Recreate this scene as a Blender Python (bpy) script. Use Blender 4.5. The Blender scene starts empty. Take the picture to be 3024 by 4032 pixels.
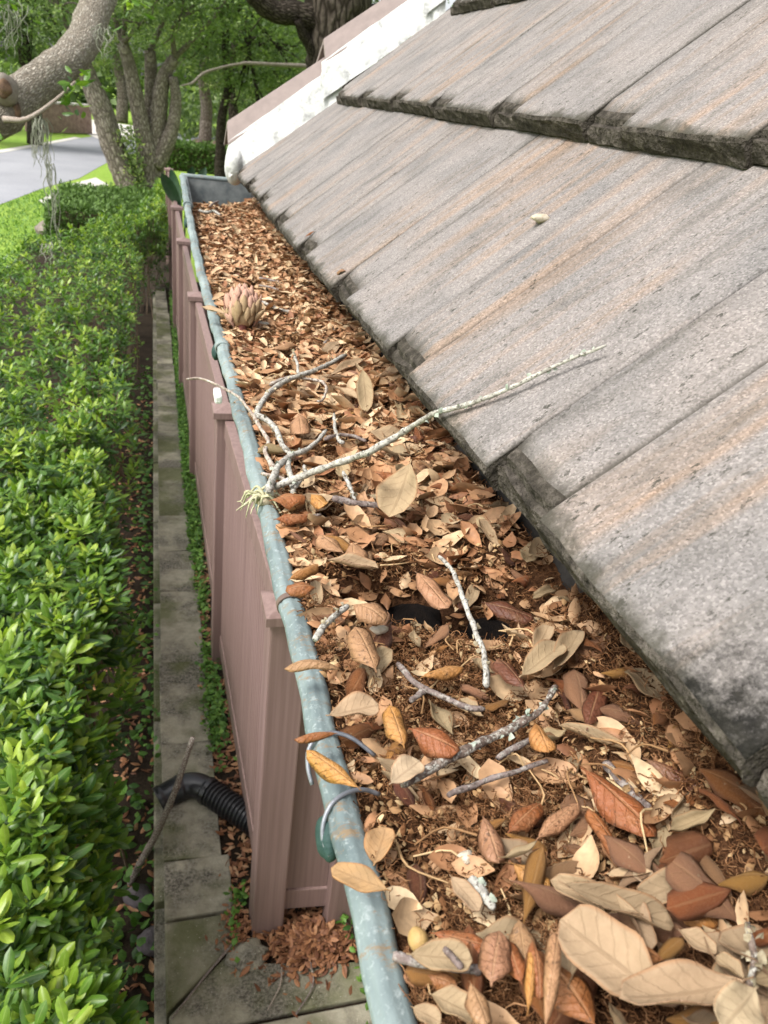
import bpy, math, random
import numpy as np
from mathutils import Vector, Matrix

sc = bpy.context.scene
COL = sc.collection
rnd = random.Random(7)
rng = np.random.default_rng(11)
PI = math.pi

# ------------------------------------------------------------------ camera
CAMZ = 2.7
cam_r = Vector((0.96118724, -0.25061269, 0.11537921))
cam_u = Vector((0.01765093, 0.47319812, 0.88077919))
cam_f = Vector((0.27533167, 0.84455717, -0.45925554))
cd = bpy.data.cameras.new('camera')
cam = bpy.data.objects.new('camera', cd); COL.objects.link(cam)
cam.matrix_world = Matrix(((cam_r.x, cam_u.x, -cam_f.x, 0), (cam_r.y, cam_u.y, -cam_f.y, 0),
                           (cam_r.z, cam_u.z, -cam_f.z, CAMZ), (0, 0, 0, 1)))
cd.sensor_fit = 'VERTICAL'; cd.sensor_height = 36; cd.sensor_width = 27; cd.lens = 27.42
cd.clip_start = 0.02; cd.clip_end = 2000
cd.dof.use_dof = True; cd.dof.focus_distance = 0.72; cd.dof.aperture_fstop = 16
sc.camera = cam

# ------------------------------------------------------------------ sky, sun, exposure
SUN_EL, SUN_AZ = math.radians(54), math.radians(-108)     # azimuth clockwise from +Y
w = bpy.data.worlds.new('World'); sc.world = w; w.use_nodes = True
wn = w.node_tree; wn.nodes.clear()
sky = wn.nodes.new('ShaderNodeTexSky'); sky.sky_type = 'NISHITA'; sky.sun_disc = False
sky.sun_elevation = SUN_EL; sky.sun_rotation = SUN_AZ; sky.dust_density = 4.0; sky.air_density = 1.0
hs = wn.nodes.new('ShaderNodeHueSaturation'); hs.inputs['Saturation'].default_value = 0.22
bg = wn.nodes.new('ShaderNodeBackground'); bg.inputs['Strength'].default_value = 0.15
wo = wn.nodes.new('ShaderNodeOutputWorld')
wn.links.new(sky.outputs[0], hs.inputs['Color']); wn.links.new(hs.outputs[0], bg.inputs[0]); wn.links.new(bg.outputs[0], wo.inputs[0])
sl = bpy.data.lights.new('sun', 'SUN'); sl.energy = 1.5; sl.angle = math.radians(13); sl.color = (1, 0.975, 0.94)
sun = bpy.data.objects.new('sun', sl); COL.objects.link(sun)
sd = Vector((math.sin(SUN_AZ) * math.cos(SUN_EL), math.cos(SUN_AZ) * math.cos(SUN_EL), math.sin(SUN_EL)))
sun.rotation_euler = sd.to_track_quat('Z', 'Y').to_euler(); sun.location = (-5, 5, 20)
sc.view_settings.view_transform = 'Standard'; sc.view_settings.look = 'None'
sc.view_settings.exposure = 1.08; sc.view_settings.gamma = 1.0

# ------------------------------------------------------------------ node helpers
class M:
    """small material builder"""
    def __init__(s, name):
        s.m = bpy.data.materials.new(name); s.m.use_nodes = True
        s.nt = s.m.node_tree; s.nt.nodes.clear()
        s.out = s.nt.nodes.new('ShaderNodeOutputMaterial')
    def put(s, sock, v):
        if isinstance(v, bpy.types.NodeSocket): s.nt.links.new(v, sock)
        elif v is not None:
            if sock.type == 'RGBA' and len(v) == 3: v = (*v, 1)
            sock.default_value = v
    def n(s, t, outn=0, ins=None, **a):
        nd = s.nt.nodes.new('ShaderNode' + t)
        for k, v in a.items(): setattr(nd, k, v)
        for k, v in (ins or {}).items(): s.put(nd.inputs[k], v)
        return nd.outputs[outn]
    def coord(s, which='Object'): return s.n('TexCoord', which)
    def mapping(s, v, scale=(1, 1, 1), loc=(0, 0, 0)):
        return s.n('Mapping', 0, {'Vector': v, 'Scale': scale, 'Location': loc})
    def noise(s, v, scale, detail=3, rough=.55, out=0):
        return s.n('TexNoise', out, {'Vector': v, 'Scale': scale, 'Detail': detail, 'Roughness': rough})
    def vor(s, v, scale, out='Distance', feature='F1', r=1.0):
        return s.n('TexVoronoi', out, {'Vector': v, 'Scale': scale, 'Randomness': r}, feature=feature)
    def ramp(s, f, stops, outn=0):
        nd = s.nt.nodes.new('ShaderNodeValToRGB'); s.put(nd.inputs[0], f)
        e = nd.color_ramp.elements
        while len(e) < len(stops): e.new(0.5)
        for el, (p, c) in zip(e, stops):
            el.position = p; el.color = (c, c, c, 1) if isinstance(c, (int, float)) else (*c, 1)
        return nd.outputs[outn]
    def mix(s, f, a, b, mode='MIX'):
        nd = s.nt.nodes.new('ShaderNodeMix'); nd.data_type = 'RGBA'; nd.blend_type = mode
        s.put(nd.inputs[0], f); s.put(nd.inputs[6], a); s.put(nd.inputs[7], b)
        return nd.outputs[2]
    def math(s, op, a, b=None, c=None):
        nd = s.nt.nodes.new('ShaderNodeMath'); nd.operation = op
        for i, v in enumerate((a, b, c)):
            if v is not None: s.put(nd.inputs[i], v)
        return nd.outputs[0]
    def vadd(s, a, b): return s.n('VectorMath', 0, {0: a, 1: b}, operation='ADD')
    def bump(s, h, strength=.5, dist=.002, normal=None):
        d = {'Strength': strength, 'Distance': dist, 'Height': h}
        if normal is not None: d['Normal'] = normal
        return s.n('Bump', 0, d)
    def bsdf(s, col, rough=.8, normal=None, spec=.3, metal=0., translucent=0., tcol=None):
        nd = s.nt.nodes.new('ShaderNodeBsdfPrincipled')
        s.put(nd.inputs['Base Color'], col); s.put(nd.inputs['Roughness'], rough)
        s.put(nd.inputs['Specular IOR Level'], spec); s.put(nd.inputs['Metallic'], metal)
        if normal is not None: s.put(nd.inputs['Normal'], normal)
        o = nd.outputs[0]
        if translucent:
            t = s.nt.nodes.new('ShaderNodeBsdfTranslucent'); s.put(t.inputs[0], tcol if tcol is not None else col)
            mx = s.nt.nodes.new('ShaderNodeMixShader'); mx.inputs[0].default_value = translucent
            s.nt.links.new(o, mx.inputs[1]); s.nt.links.new(t.outputs[0], mx.inputs[2]); o = mx.outputs[0]
        s.nt.links.new(o, s.out.inputs[0])
        return s.m

def objrand(b): return b.n('ObjectInfo', 'Random')
def shifted(b, k=37.0):
    """object coordinates moved by a random amount for each object"""
    r = b.math('MULTIPLY', objrand(b), k)
    return b.vadd(b.coord('Object'), b.n('CombineXYZ', 0, {0: r, 1: b.math('MULTIPLY', r, 1.7), 2: b.math('MULTIPLY', r, .6)}))

# ------------------------------------------------------------------ materials
MAT = {}
def mat_tile(mossy=None):
    b = M('concrete_tile_mossy' if mossy else 'concrete_tile'); p = shifted(b); o = b.coord('Object')
    big = b.noise(p, 9, 3)
    col = b.ramp(big, [(.3, (.178, .165, .158)), (.52, (.22, .198, .186)), (.75, (.246, .215, .197))])
    # rust and dark streaks running down the slope (local y)
    st = b.noise(b.mapping(p, (36, 2.2, 1)), 1, 4, .6)
    area = b.noise(b.mapping(p, (9, 2.5, 1)), 1, 2)
    rust = b.math('MULTIPLY', b.ramp(st, [(.47, 0), (.68, 1)]), b.ramp(area, [(.44, 0), (.58, 1)]))
    col = b.mix(b.math('MULTIPLY', rust, .55), col, (.30, .185, .11))
    ds = b.noise(b.mapping(p, (75, 5, 1)), 1, 4, .65)
    col = b.mix(b.math('MULTIPLY', b.ramp(ds, [(.56, 0), (.72, 1)]), .5), col, (.10, .09, .075))
    # sand grains
    g = b.vor(p, 640, 'Color'); gv = b.n('SeparateColor', 0, {0: g})
    gd = b.vor(p, 640, 'Distance')
    col = b.mix(1.0, col, b.ramp(gv, [(0, .70), (.45, .96), (.8, 1.08), (1, 1.38)]), 'MULTIPLY')
    # black lichen specks
    sp = b.noise(b.mapping(p, (1, .5, 1)), 150, 4, .72)
    spm = b.ramp(sp, [(.60, 0), (.66, 1)])
    spa = b.ramp(b.noise(p, 5, 2), [(.32, .25), (.55, 1)])
    col = b.mix(b.math('MULTIPLY', b.math('MULTIPLY', spm, spa), .85), col, (.035, .034, .026))
    # moss growing at the nose and in the grooves
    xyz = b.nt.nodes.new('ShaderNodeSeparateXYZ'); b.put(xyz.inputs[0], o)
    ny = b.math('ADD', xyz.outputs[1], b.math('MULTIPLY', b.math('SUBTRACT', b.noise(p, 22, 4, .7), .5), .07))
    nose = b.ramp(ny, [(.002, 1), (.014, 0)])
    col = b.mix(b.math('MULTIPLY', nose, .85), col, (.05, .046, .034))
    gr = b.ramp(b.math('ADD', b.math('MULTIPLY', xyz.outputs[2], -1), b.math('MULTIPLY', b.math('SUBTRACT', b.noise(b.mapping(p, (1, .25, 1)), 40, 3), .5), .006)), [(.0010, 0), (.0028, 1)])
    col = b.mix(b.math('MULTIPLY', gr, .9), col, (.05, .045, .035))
    if mossy:      # black lichen patch spreading from the tile corner
        d = b.n('VectorMath', 'Value', {0: o, 1: mossy}, operation='DISTANCE')
        d = b.math('ADD', d, b.math('MULTIPLY', b.math('SUBTRACT', b.noise(p, 75, 6, .8), .5), .15))
        col = b.mix(b.math('MULTIPLY', b.ramp(d, [(.035, 1), (.080, 0)]), .95), col, b.ramp(b.noise(p, 120, 3), [(.35, (.004, .004, .003)), (.7, (.022, .020, .016))]))
    h = b.math('ADD', b.math('MULTIPLY', gd, -.7), b.math('MULTIPLY', b.noise(p, 160, 3), .9))
    return b.bsdf(col, .92, b.bump(h, .6, .0013), .15)
def mat_butt():
    b = M('mossy_tile_edge'); p = shifted(b)
    n = b.noise(p, 70, 5, .7); k = b.noise(p, 14, 3)
    col = b.ramp(n, [(.3, (.022, .019, .015)), (.5, (.062, .053, .043)), (.68, (.145, .125, .105))])
    col = b.mix(b.ramp(k, [(.5, 0), (.7, .4)]), col, (.055, .047, .035))
    return b.bsdf(col, .95, b.bump(b.math('ADD', n, b.noise(p, 260, 3)), 1.0, .006), .1)
def mat_simple(name, c1, c2, scale=12, rough=.8, bump=.3, dist=.003, spec=.25, metal=0., rnd_amt=0., detail=5):
    b = M(name); p = shifted(b)
    n = b.noise(p, scale, detail, .6)
    col = b.ramp(n, [(.33, c1), (.67, c2)])
    if rnd_amt:
        col = b.mix(1.0, col, b.ramp(objrand(b), [(0, 1 - rnd_amt), (1, 1 + rnd_amt)]), 'MULTIPLY')
    return b.bsdf(col, rough, b.bump(b.noise(p, scale * 6, 4), bump, dist), spec, metal)
def mat_mortar():
    b = M('white_mortar'); p = b.coord('Object')
    n = b.noise(p, 22, 5, .65)
    col = b.ramp(n, [(.3, (.27, .27, .262)), (.46, (.46, .46, .448)), (.7, (.62, .615, .60))])
    return b.bsdf(col, .7, b.bump(b.math('ADD', n, b.noise(p, 120, 3)), .5, .006), .3)
def mat_patina():
    b = M('patinated_metal'); p = b.coord('Object')
    n = b.noise(b.mapping(p, (1, .35, 1)), 26, 5, .65)
    col = b.ramp(n, [(.28, (.09, .118, .12)), (.46, (.165, .205, .203)), (.62, (.23, .277, .267)), (.8, (.32, .355, .335))])
    f = b.noise(p, 240, 3, .6)
    col = b.mix(b.ramp(f, [(.56, 0), (.72, .55)]), col, (.38, .42, .41))
    s = b.noise(b.mapping(p, (.8, 1.9, 1)), 46, 6, .78)
    col = b.mix(b.ramp(s, [(.555, 0), (.63, .8)]), col, (.22, .145, .075))
    s2 = b.noise(b.mapping(p, (1, 6, 1)), 22, 4, .7)
    col = b.mix(b.ramp(s2, [(.64, 0), (.70, .7)]), col, (.17, .13, .09))
    return b.bsdf(col, .68, b.bump(b.math('ADD', f, n), .4, .0014), .25)
def vein_mask(b):
    uv = b.coord('UV'); x = b.nt.nodes.new('ShaderNodeSeparateXYZ'); b.put(x.inputs[0], uv)
    a = b.math('MULTIPLY', b.math('ABSOLUTE', b.math('SUBTRACT', x.outputs[1], .5)), 2)
    rib = b.ramp(a, [(.045, 1), (.10, 0)])
    wob = b.math('MULTIPLY', b.noise(uv, 6, 2), .5)
    fr = b.math('FRACT', b.math('ADD', b.math('SUBTRACT', b.math('MULTIPLY', x.outputs[0], 7), b.math('MULTIPLY', a, 1.5)), wob))
    side = b.ramp(b.math('ABSOLUTE', b.math('SUBTRACT', fr, .5)), [(.03, 1), (.10, 0)])
    return rib, b.math('MULTIPLY', side, .6), a
def mat_leaf(name, under):
    b = M(name); p = shifted(b)
    base = b.n('ObjectInfo', 'Color')
    rib, side, a = vein_mask(b)
    n = b.noise(p, 90, 4, .65); n2 = b.noise(p, 420, 2)
    if under:
        col = b.mix(.5, base, (.29, .22, .14))
        col = b.mix(b.ramp(n, [(.35, 0), (.75, .55)]), col, (.22, .155, .09))
        col = b.mix(b.math('MAXIMUM', rib, side), col, b.mix(.26, col, (.13, .075, .035)))
        col = b.mix(b.ramp(a, [(.86, 0), (1, .6)]), col, (.30, .13, .05))
        return b.bsdf(col, .8, b.bump(b.math('ADD', b.math('MULTIPLY', b.math('MAXIMUM', rib, side), 1.2), n2), .35, .0012), .2)
    col = b.mix(b.ramp(n, [(.35, 0), (.75, .6)]), base, b.mix(.5, base, (.12, .05, .02)))
    pt = b.noise(p, 34, 4, .7)
    col = b.mix(b.ramp(pt, [(.5, 0), (.7, .6)]), col, b.mix(.6, base, (.34, .20, .10)))
    col = b.mix(b.math('MULTIPLY', b.ramp(a, [(.7, 0), (1, 1)]), .4), col, (.10, .04, .018))
    sp = b.noise(p, 230, 3, .7)
    col = b.mix(b.ramp(sp, [(.60, 0), (.67, .75)]), col, (.06, .03, .015))
    col = b.mix(b.math('MULTIPLY', rib, .55), col, b.mix(.5, base, (.40, .24, .12)))
    return b.bsdf(col, b.ramp(n, [(.3, .38), (.7, .68)]), b.bump(b.math('ADD', b.math('MULTIPLY', b.math('MAXIMUM', rib, side), -.7), b.math('ADD', b.math('MULTIPLY', n, 2.), b.math('MULTIPLY', n2, .8))), .7, .0018), .35)
def mat_tone(name, stops, rough=.7, spec=.25, trans=0., veins=False, tscale=1.3, bump=.3, nscale=120):
    """colour from a stored per-leaf number called tone"""
    b = M(name); t = b.n('Attribute', 'Fac', attribute_name='tone')
    col = b.ramp(t, stops)
    p = b.coord('Object'); n = b.noise(p, nscale, 3)
    col = b.mix(1.0, col, b.ramp(n, [(.25, .72), (.75, 1.22)]), 'MULTIPLY')
    h = n
    if veins:
        rib, side, a = vein_mask(b)
        col = b.mix(b.math('MULTIPLY', rib, .45), col, b.mix(.5, col, (.42, .50, .16)))
    tc = b.mix(1.0, col, (tscale, tscale * 1.15, tscale * .5), 'MULTIPLY') if trans else None
    return b.bsdf(col, rough, b.bump(h, bump, .001), spec, 0., trans, tc)
def mat_twig(name, c1, c2, c3, lich):
    b = M(name); p = shifted(b)
    n = b.noise(p, 130, 4, .65); f = b.noise(p, 420, 3)
    col = b.ramp(n, [(.3, c1), (.5, c2), (.68, c3)])
    col = b.mix(b.ramp(b.noise(p, 240, 3, .7), [(.5, 0), (.6, lich)]), col, (.50, .49, .43))
    col = b.mix(b.ramp(f, [(.56, 0), (.63, .8)]), col, (.06, .048, .038))
    return b.bsdf(col, .85, b.bump(b.math('ADD', n, f), .6, .0012), .2)
def mat_bark(name, c1, c2, c3, su=10, sv=5, dist=.02):
    b = M(name); uv = b.coord('UV'); m = b.mapping(uv, (su, sv, 1))
    wv = b.vadd(m, b.n('CombineXYZ', 0, {0: b.math('MULTIPLY', b.noise(m, 1.2, 3), .9), 1: b.math('MULTIPLY', b.noise(b.mapping(uv, (su, sv, 1), (5, 3, 1)), 1.2, 3), .9)}))
    e = b.vor(wv, 1.0, 'Distance', 'DISTANCE_TO_EDGE')
    n = b.noise(b.coord('Object'), 14, 4)
    col = b.mix(b.ramp(e, [(.02, 0), (.22, 1)]), c1, b.ramp(n, [(.35, c2), (.62, c3)]))
    return b.bsdf(col, .92, b.bump(b.math('ADD', b.ramp(e, [(0, 0), (.3, 1)]), b.math('MULTIPLY', n, .4)), .9, dist), .1)
def mat_concrete():
    b = M('weathered_concrete'); p = shifted(b, 13)
    n = b.noise(p, 4.5, 5, .62); f = b.noise(p, 90, 4, .7); g = b.noise(p, 16, 5, .7)
    col = b.ramp(g, [(.3, (.22, .20, .145)), (.6, (.34, .315, .24))])
    col = b.mix(b.ramp(n, [(.43, 0), (.57, .9)]), col, b.ramp(f, [(.38, (.045, .04, .03)), (.62, (.24, .22, .18))]))
    col = b.mix(b.ramp(b.noise(p, 2.6, 4), [(.50, 0), (.62, .75)]), col, (.09, .10, .035))
    col = b.mix(b.ramp(b.noise(p, 130, 3), [(.66, 0), (.72, .8)]), col, (.46, .43, .36))
    return b.bsdf(col, .92, b.bump(b.math('ADD', f, b.math('MULTIPLY', n, 2)), .6, .006), .15)
def mat_vinyl():
    b = M('mauve_brown_vinyl'); p = shifted(b, 9)
    n = b.noise(b.mapping(p, (60, 60, 1.2)), 1, 4, .6)
    col = b.ramp(n, [(.3, (.175, .114, .100)), (.55, (.228, .152, .136)), (.75, (.275, .19, .172))])
    return b.bsdf(col, .5, b.bump(n, .12, .002), .35)
def mat_soil(name, c):
    b = M(name); p = b.coord('Object')
    n = b.noise(p, 60, 5, .7); k = b.noise(p, 240, 4, .7); big = b.noise(p, 9, 3)
    col = b.ramp(b.math('MULTIPLY', b.math('ADD', n, k), .5), [(.34, c[0]), (.5, c[1]), (.66, c[2])])
    col = b.mix(b.ramp(big, [(.4, 0), (.65, .5)]), col, c[0])
    return b.bsdf(col, .95, b.bump(b.math('ADD', n, k), .9, .006), .12)
def mat_lawn():
    b = M('lawn_grass'); p = b.coord('Object')
    n = b.noise(p, .5, 4); f = b.noise(p, 14, 5, .75)
    col = b.ramp(f, [(.3, (.12, .22, .025)), (.5, (.20, .32, .045)), (.72, (.27, .40, .075))])
    col = b.mix(b.ramp(n, [(.4, 0), (.7, .5)]), col, (.30, .38, .085))
    return b.bsdf(col, .9, b.bump(f, .6, .03), .1)
def mat_asphalt():
    b = M('asphalt'); p = b.coord('Object')
    n = b.noise(p, .35, 4); f = b.noise(p, 30, 4)
    col = b.ramp(n, [(.35, (.24, .242, .26)), (.65, (.33, .332, .35))])
    col = b.mix(.4, col, b.ramp(f, [(.3, (.2, .2, .215)), (.7, (.36, .36, .375))]))
    return b.bsdf(col, .9, None, .2)

MAT['tile'] = mat_tile(); MAT['tile_mossy'] = mat_tile((.02, 0, 0)); MAT['tile_mossy_near'] = mat_tile((.295, -.02, 0)); MAT['butt'] = mat_butt(); MAT['mortar'] = mat_mortar()
MAT['cap'] = mat_simple('brown_cap_concrete', (.20, .16, .148), (.245, .195, .18), 30, .8, .25, .0015)
MAT['patina'] = mat_patina()
MAT['gutter_in'] = mat_simple('grey_weathered_metal', (.10, .12, .125), (.27, .29, .28), 22, .6, .3, .001, .4)
MAT['trough'] = mat_simple('dirty_painted_shade_metal', (.018, .016, .014), (.06, .055, .05), 30, .8)  # dirt plus shade painted into the colour, for the dark gap below the tiles
MAT['green_cu'] = mat_simple('green_verdigris', (.018, .042, .038), (.04, .08, .07), 60, .65, .4, .002)
MAT['wire'] = mat_simple('dull_grey_wire', (.14, .15, .17), (.27, .28, .30), 90, .5, .3, .0006, .5, .4)
MAT['leaf_top'] = mat_leaf('dry_leaf_upper', False); MAT['leaf_under'] = mat_leaf('dry_leaf_lower', True)
DRY = [(0, (.12, .048, .024)), (.25, (.27, .12, .055)), (.5, (.37, .19, .092)), (.75, (.44, .275, .15)), (1, (.53, .39, .235))]
MAT['leaf_many'] = mat_tone('dry_leaf_litter', DRY, .6, .3, nscale=160)
MAT['chips'] = mat_tone('pale_chips', [(0, (.18, .08, .032)), (.5, (.37, .22, .10)), (1, (.54, .39, .21))], .75)
MAT['fibre'] = mat_tone('brown_fibre', [(0, (.045, .019, .008)), (.5, (.19, .086, .036)), (1, (.37, .20, .098))], .9, .1)
MAT['litter'] = mat_soil('brown_debris', [(.016, .007, .003), (.085, .038, .017), (.19, .092, .043)])
MAT['soil'] = mat_soil('dark_soil', [(.012, .009, .006), (.035, .025, .017), (.075, .052, .034)])
MAT['twig0'] = mat_twig('lichened_twig', (.15, .13, .11), (.33, .31, .27), (.47, .45, .40), .75)
MAT['twig1'] = mat_twig('pale_brown_twig', (.16, .11, .085), (.33, .26, .21), (.45, .38, .32), .6)
MAT['twig2'] = mat_twig('grey_brown_twig', (.085, .062, .055), (.17, .13, .115), (.27, .22, .20), .35)
MAT['twig3'] = mat_twig('dark_mottled_twig', (.06, .042, .034), (.14, .10, .08), (.27, .22, .18), .75)
MAT['lichen'] = mat_simple('pale_lichen', (.26, .21, .13), (.46, .40, .28), 260, .9, .5, .001)
MAT['lichen_green'] = mat_simple('green_grey_lichen', (.24, .28, .22), (.42, .45, .37), 260, .9, .5, .001)
MAT['vinyl'] = mat_vinyl(); MAT['concrete'] = mat_concrete()
MAT['black'] = mat_simple('black_plastic', (.012, .012, .014), (.022, .022, .025), 20, .28, .05, .001, .5)
MAT['stucco'] = mat_simple('beige_stucco', (.36, .31, .25), (.42, .37, .30), 40, .9, .5, .004)
MAT['fascia'] = mat_simple('brown_painted_wood', (.10, .07, .055), (.15, .105, .085), 20, .7)
GREEN = [(0, (.020, .055, .012)), (.3, (.048, .115, .018)), (.6, (.10, .20, .022)), (.85, (.19, .30, .028)), (1, (.30, .40, .045))]
MAT['hedge'] = mat_tone('glossy_hedge_leaf', GREEN, .38, .45, .30, True, 1.25, .15, 60)
MAT['box'] = mat_tone('fine_hedge_leaf', [(0, (.03, .06, .014)), (.5, (.075, .14, .026)), (1, (.13, .22, .045))], .6, .3, .15)
MAT['oakleaf'] = mat_tone('oak_foliage', [(0, (.045, .078, .03)), (.4, (.11, .165, .055)), (.75, (.20, .265, .10)), (1, (.42, .46, .21))], .5, .4, .42)
MAT['weed'] = mat_tone('ground_cover_leaf', [(0, (.03, .075, .014)), (.5, (.08, .18, .025)), (1, (.17, .30, .05))], .5, .35, .2)
MAT['stem'] = mat_simple('brown_stem', (.08, .055, .035), (.17, .125, .085), 60, .85)
MAT['bark_pale'] = mat_bark('pale_oak_bark', (.19, .16, .125), (.33, .29, .23), (.50, .455, .385), 34, 22, .014)
MAT['bark_dark'] = mat_bark('dark_oak_bark', (.022, .017, .012), (.06, .047, .037), (.11, .09, .072), 16, 8, .03)
MAT['bark_mid'] = mat_bark('grey_brown_bark', (.10, .082, .066), (.20, .165, .135), (.33, .29, .245), 14, 9, .02)
MAT['cutwood'] = mat_simple('weathered_cut_wood', (.06, .035, .024), (.20, .125, .08), 20, .9, .6, .01)
MAT['moss'] = mat_simple('grey_hanging_moss', (.20, .21, .16), (.34, .34, .27), 30, .95)
MAT['airplant'] = mat_simple('pale_green_airplant', (.34, .34, .20), (.50, .46, .30), 90, .8)
MAT['lawn'] = mat_lawn(); MAT['asphalt'] = mat_asphalt()
MAT['paleconc'] = mat_simple('pale_concrete', (.50, .47, .43), (.62, .58, .53), 3, .9)
MAT['brick'] = mat_simple('pinkish_brick', (.20, .13, .105), (.36, .255, .21), 5, .9, .6, .02)
MAT['mulch'] = mat_simple('pink_mulch', (.18, .10, .08), (.33, .22, .18), 6, .95, .8, .03)
MAT['cone_tan'] = mat_simple('tan_seed_scale', (.26, .17, .09), (.47, .34, .20), 120, .8, .4, .001)
MAT['cone_pink'] = mat_simple('pink_seed_scale', (.34, .18, .125), (.55, .35, .26), 120, .75, .4, .001)
MAT['cone_dark'] = mat_simple('dark_seed_scale', (.14, .05, .04), (.24, .09, .07), 120, .7)
MAT['rock'] = mat_simple('purple_grey_rock', (.07, .06, .065), (.15, .13, .135), 14, .85, .7, .01)
MAT['shell'] = mat_simple('off_white_flake', (.40, .33, .23), (.58, .52, .42), 200, .8)
MAT['bigleaf'] = mat_simple('dark_glossy_leaf', (.022, .055, .026), (.045, .095, .045), 12, .35, .1, .002, .5)
MAT['clip'] = mat_simple('white_plastic', (.6, .6, .58), (.7, .7, .68), 40, .5)

# ------------------------------------------------------------------ mesh helpers
def meta(o, label=None, cat=None, group=None, kind=None):
    if label: o['label'] = label
    if cat: o['category'] = cat
    if group: o['group'] = group
    if kind: o['kind'] = kind
    return o
def empty(name, loc=(0, 0, 0), **k):
    o = bpy.data.objects.new(name, None); o.empty_display_size = .05; o.location = loc; COL.objects.link(o)
    return meta(o, **k)
def link(name, me, parent=None, **k):
    o = bpy.data.objects.new(name, me); COL.objects.link(o)
    if parent is not None:
        o.parent = parent
        o.matrix_parent_inverse = Matrix.Translation(-parent.location) if k.pop('world', True) else Matrix()
    else: k.pop('world', None)
    return meta(o, **k)
def mesh(name, V, F, mats, midx=None, uv=None, tone=None, smooth=True):
    """F: array (m,k) or list of faces"""
    me = bpy.data.meshes.new(name)
    V = np.asarray(V, dtype=np.float32).reshape(-1, 3)
    if isinstance(F, np.ndarray):
        m, k = F.shape
        me.vertices.add(len(V)); me.vertices.foreach_set('co', V.ravel())
        me.loops.add(m * k); me.loops.foreach_set('vertex_index', F.astype(np.int32).ravel())
        me.polygons.add(m); me.polygons.foreach_set('loop_start', np.arange(m, dtype=np.int32) * k)
        loopv = F.ravel()
    else:
        me.from_pydata(V.tolist(), [], F)
        loopv = np.array([i for f in F for i in f])
    for mt in (mats if isinstance(mats, (list, tuple)) else [mats]): me.materials.append(mt)
    np_ = len(me.polygons)
    if midx is not None: me.polygons.foreach_set('material_index', np.asarray(midx, dtype=np.int32))
    me.polygons.foreach_set('use_smooth', np.full(np_, smooth, dtype=bool))
    if uv is not None:
        ul = me.uv_layers.new(name='UVMap'); ul.data.foreach_set('uv', np.asarray(uv, dtype=np.float32)[loopv].ravel())
    if tone is not None:
        at = me.attributes.new('tone', 'FLOAT', 'POINT'); at.data.foreach_set('value', np.asarray(tone, dtype=np.float32))
    me.update(calc_edges=True); me.validate()
    return me
def catmull(P, n):
    P = np.asarray(P, float)
    if len(P) == 2: P = np.array([P[0], P.mean(0), P[1]])
    Q = np.vstack([2 * P[0] - P[1], P, 2 * P[-1] - P[-2]]); o = []
    for i in range(1, len(Q) - 2):
        for j in range(n):
            t = j / n; a, b, c, d = Q[i - 1], Q[i], Q[i + 1], Q[i + 2]
            o.append(.5 * (2 * b + (c - a) * t + (2 * a - 5 * b + 4 * c - d) * t * t + (3 * b - a - 3 * c + d) * t ** 3))
    o.append(P[-1]); return np.array(o)
def tube_arrays(P, rad, sides=8, jit=0., cap=True, seed=0):
    """returns V, quads, uv; rad array or scalar"""
    P = np.asarray(P, float); n = len(P); rad = np.broadcast_to(np.asarray(rad, float), (n,))
    T = np.gradient(P, axis=0); T /= np.linalg.norm(T, axis=1)[:, None] + 1e-12
    up = np.array([0, 0, 1.]) if abs(T[0][2]) < .9 else np.array([1., 0, 0])
    A = np.cross(T[0], up); A /= np.linalg.norm(A); As = []
    for t in T:
        A = A - t * (A @ t); A /= np.linalg.norm(A) + 1e-12; As.append(A)
    As = np.array(As); Bs = np.cross(T, As)
    g = np.random.default_rng(seed + 5)
    th = np.linspace(0, 2 * PI, sides, endpoint=False)
    R = rad[:, None] * (1 + jit * g.normal(size=(n, sides)))
    V = P[:, None, :] + R[..., None] * (np.cos(th)[None, :, None] * As[:, None, :] + np.sin(th)[None, :, None] * Bs[:, None, :])
    i, j = np.meshgrid(np.arange(n - 1), np.arange(sides), indexing='ij'); j2 = (j + 1) % sides
    F = np.stack([i * sides + j, i * sides + j2, (i + 1) * sides + j2, (i + 1) * sides + j], -1).reshape(-1, 4)
    L = np.concatenate([[0], np.cumsum(np.linalg.norm(np.diff(P, axis=0), axis=1))])
    uv = np.stack(np.broadcast_arrays(np.abs(np.linspace(-1, 1, sides + 1)[:-1])[None, :] * 1.0, (L / (2 * PI * rad.mean() + 1e-9))[:, None]), -1).reshape(-1, 2)
    V = V.reshape(-1, 3)
    if cap:
        k = len(V); V = np.vstack([V, P[0], P[-1]]); uv = np.vstack([uv, [0, 0], [0, 1]])
        jj = np.arange(sides); j2 = (jj + 1) % sides
        F = np.vstack([F, np.stack([np.full(sides, k), j2, jj, jj], -1), np.stack([np.full(sides, k + 1), (n - 1) * sides + jj, (n - 1) * sides + j2, (n - 1) * sides + j2], -1)])
    return V, F, uv
def quads_to_list(F):
    return [tuple(dict.fromkeys(f)) for f in F.tolist()]
def join(parts):
    V = []; F = []; U = []; k = 0
    for v, f, u in parts:
        V.append(v); F.append(f + k); U.append(u); k += len(v)
    return np.vstack(V), np.vstack(F), np.vstack(U)
def tube(name, P, rad, mat, parent=None, sides=8, jit=0., seed=0, smooth_n=4, **k):
    n0 = len(P); Q = catmull(P, smooth_n) if smooth_n else np.asarray(P, float)
    if not np.isscalar(rad): rad = np.interp(np.linspace(0, 1, len(Q)), np.linspace(0, 1, len(rad)), rad)
    V, F, uv = tube_arrays(Q, rad, sides, jit, True, seed)
    return link(name, mesh(name, V, quads_to_list(F), mat, uv=uv), parent, **k)
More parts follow.
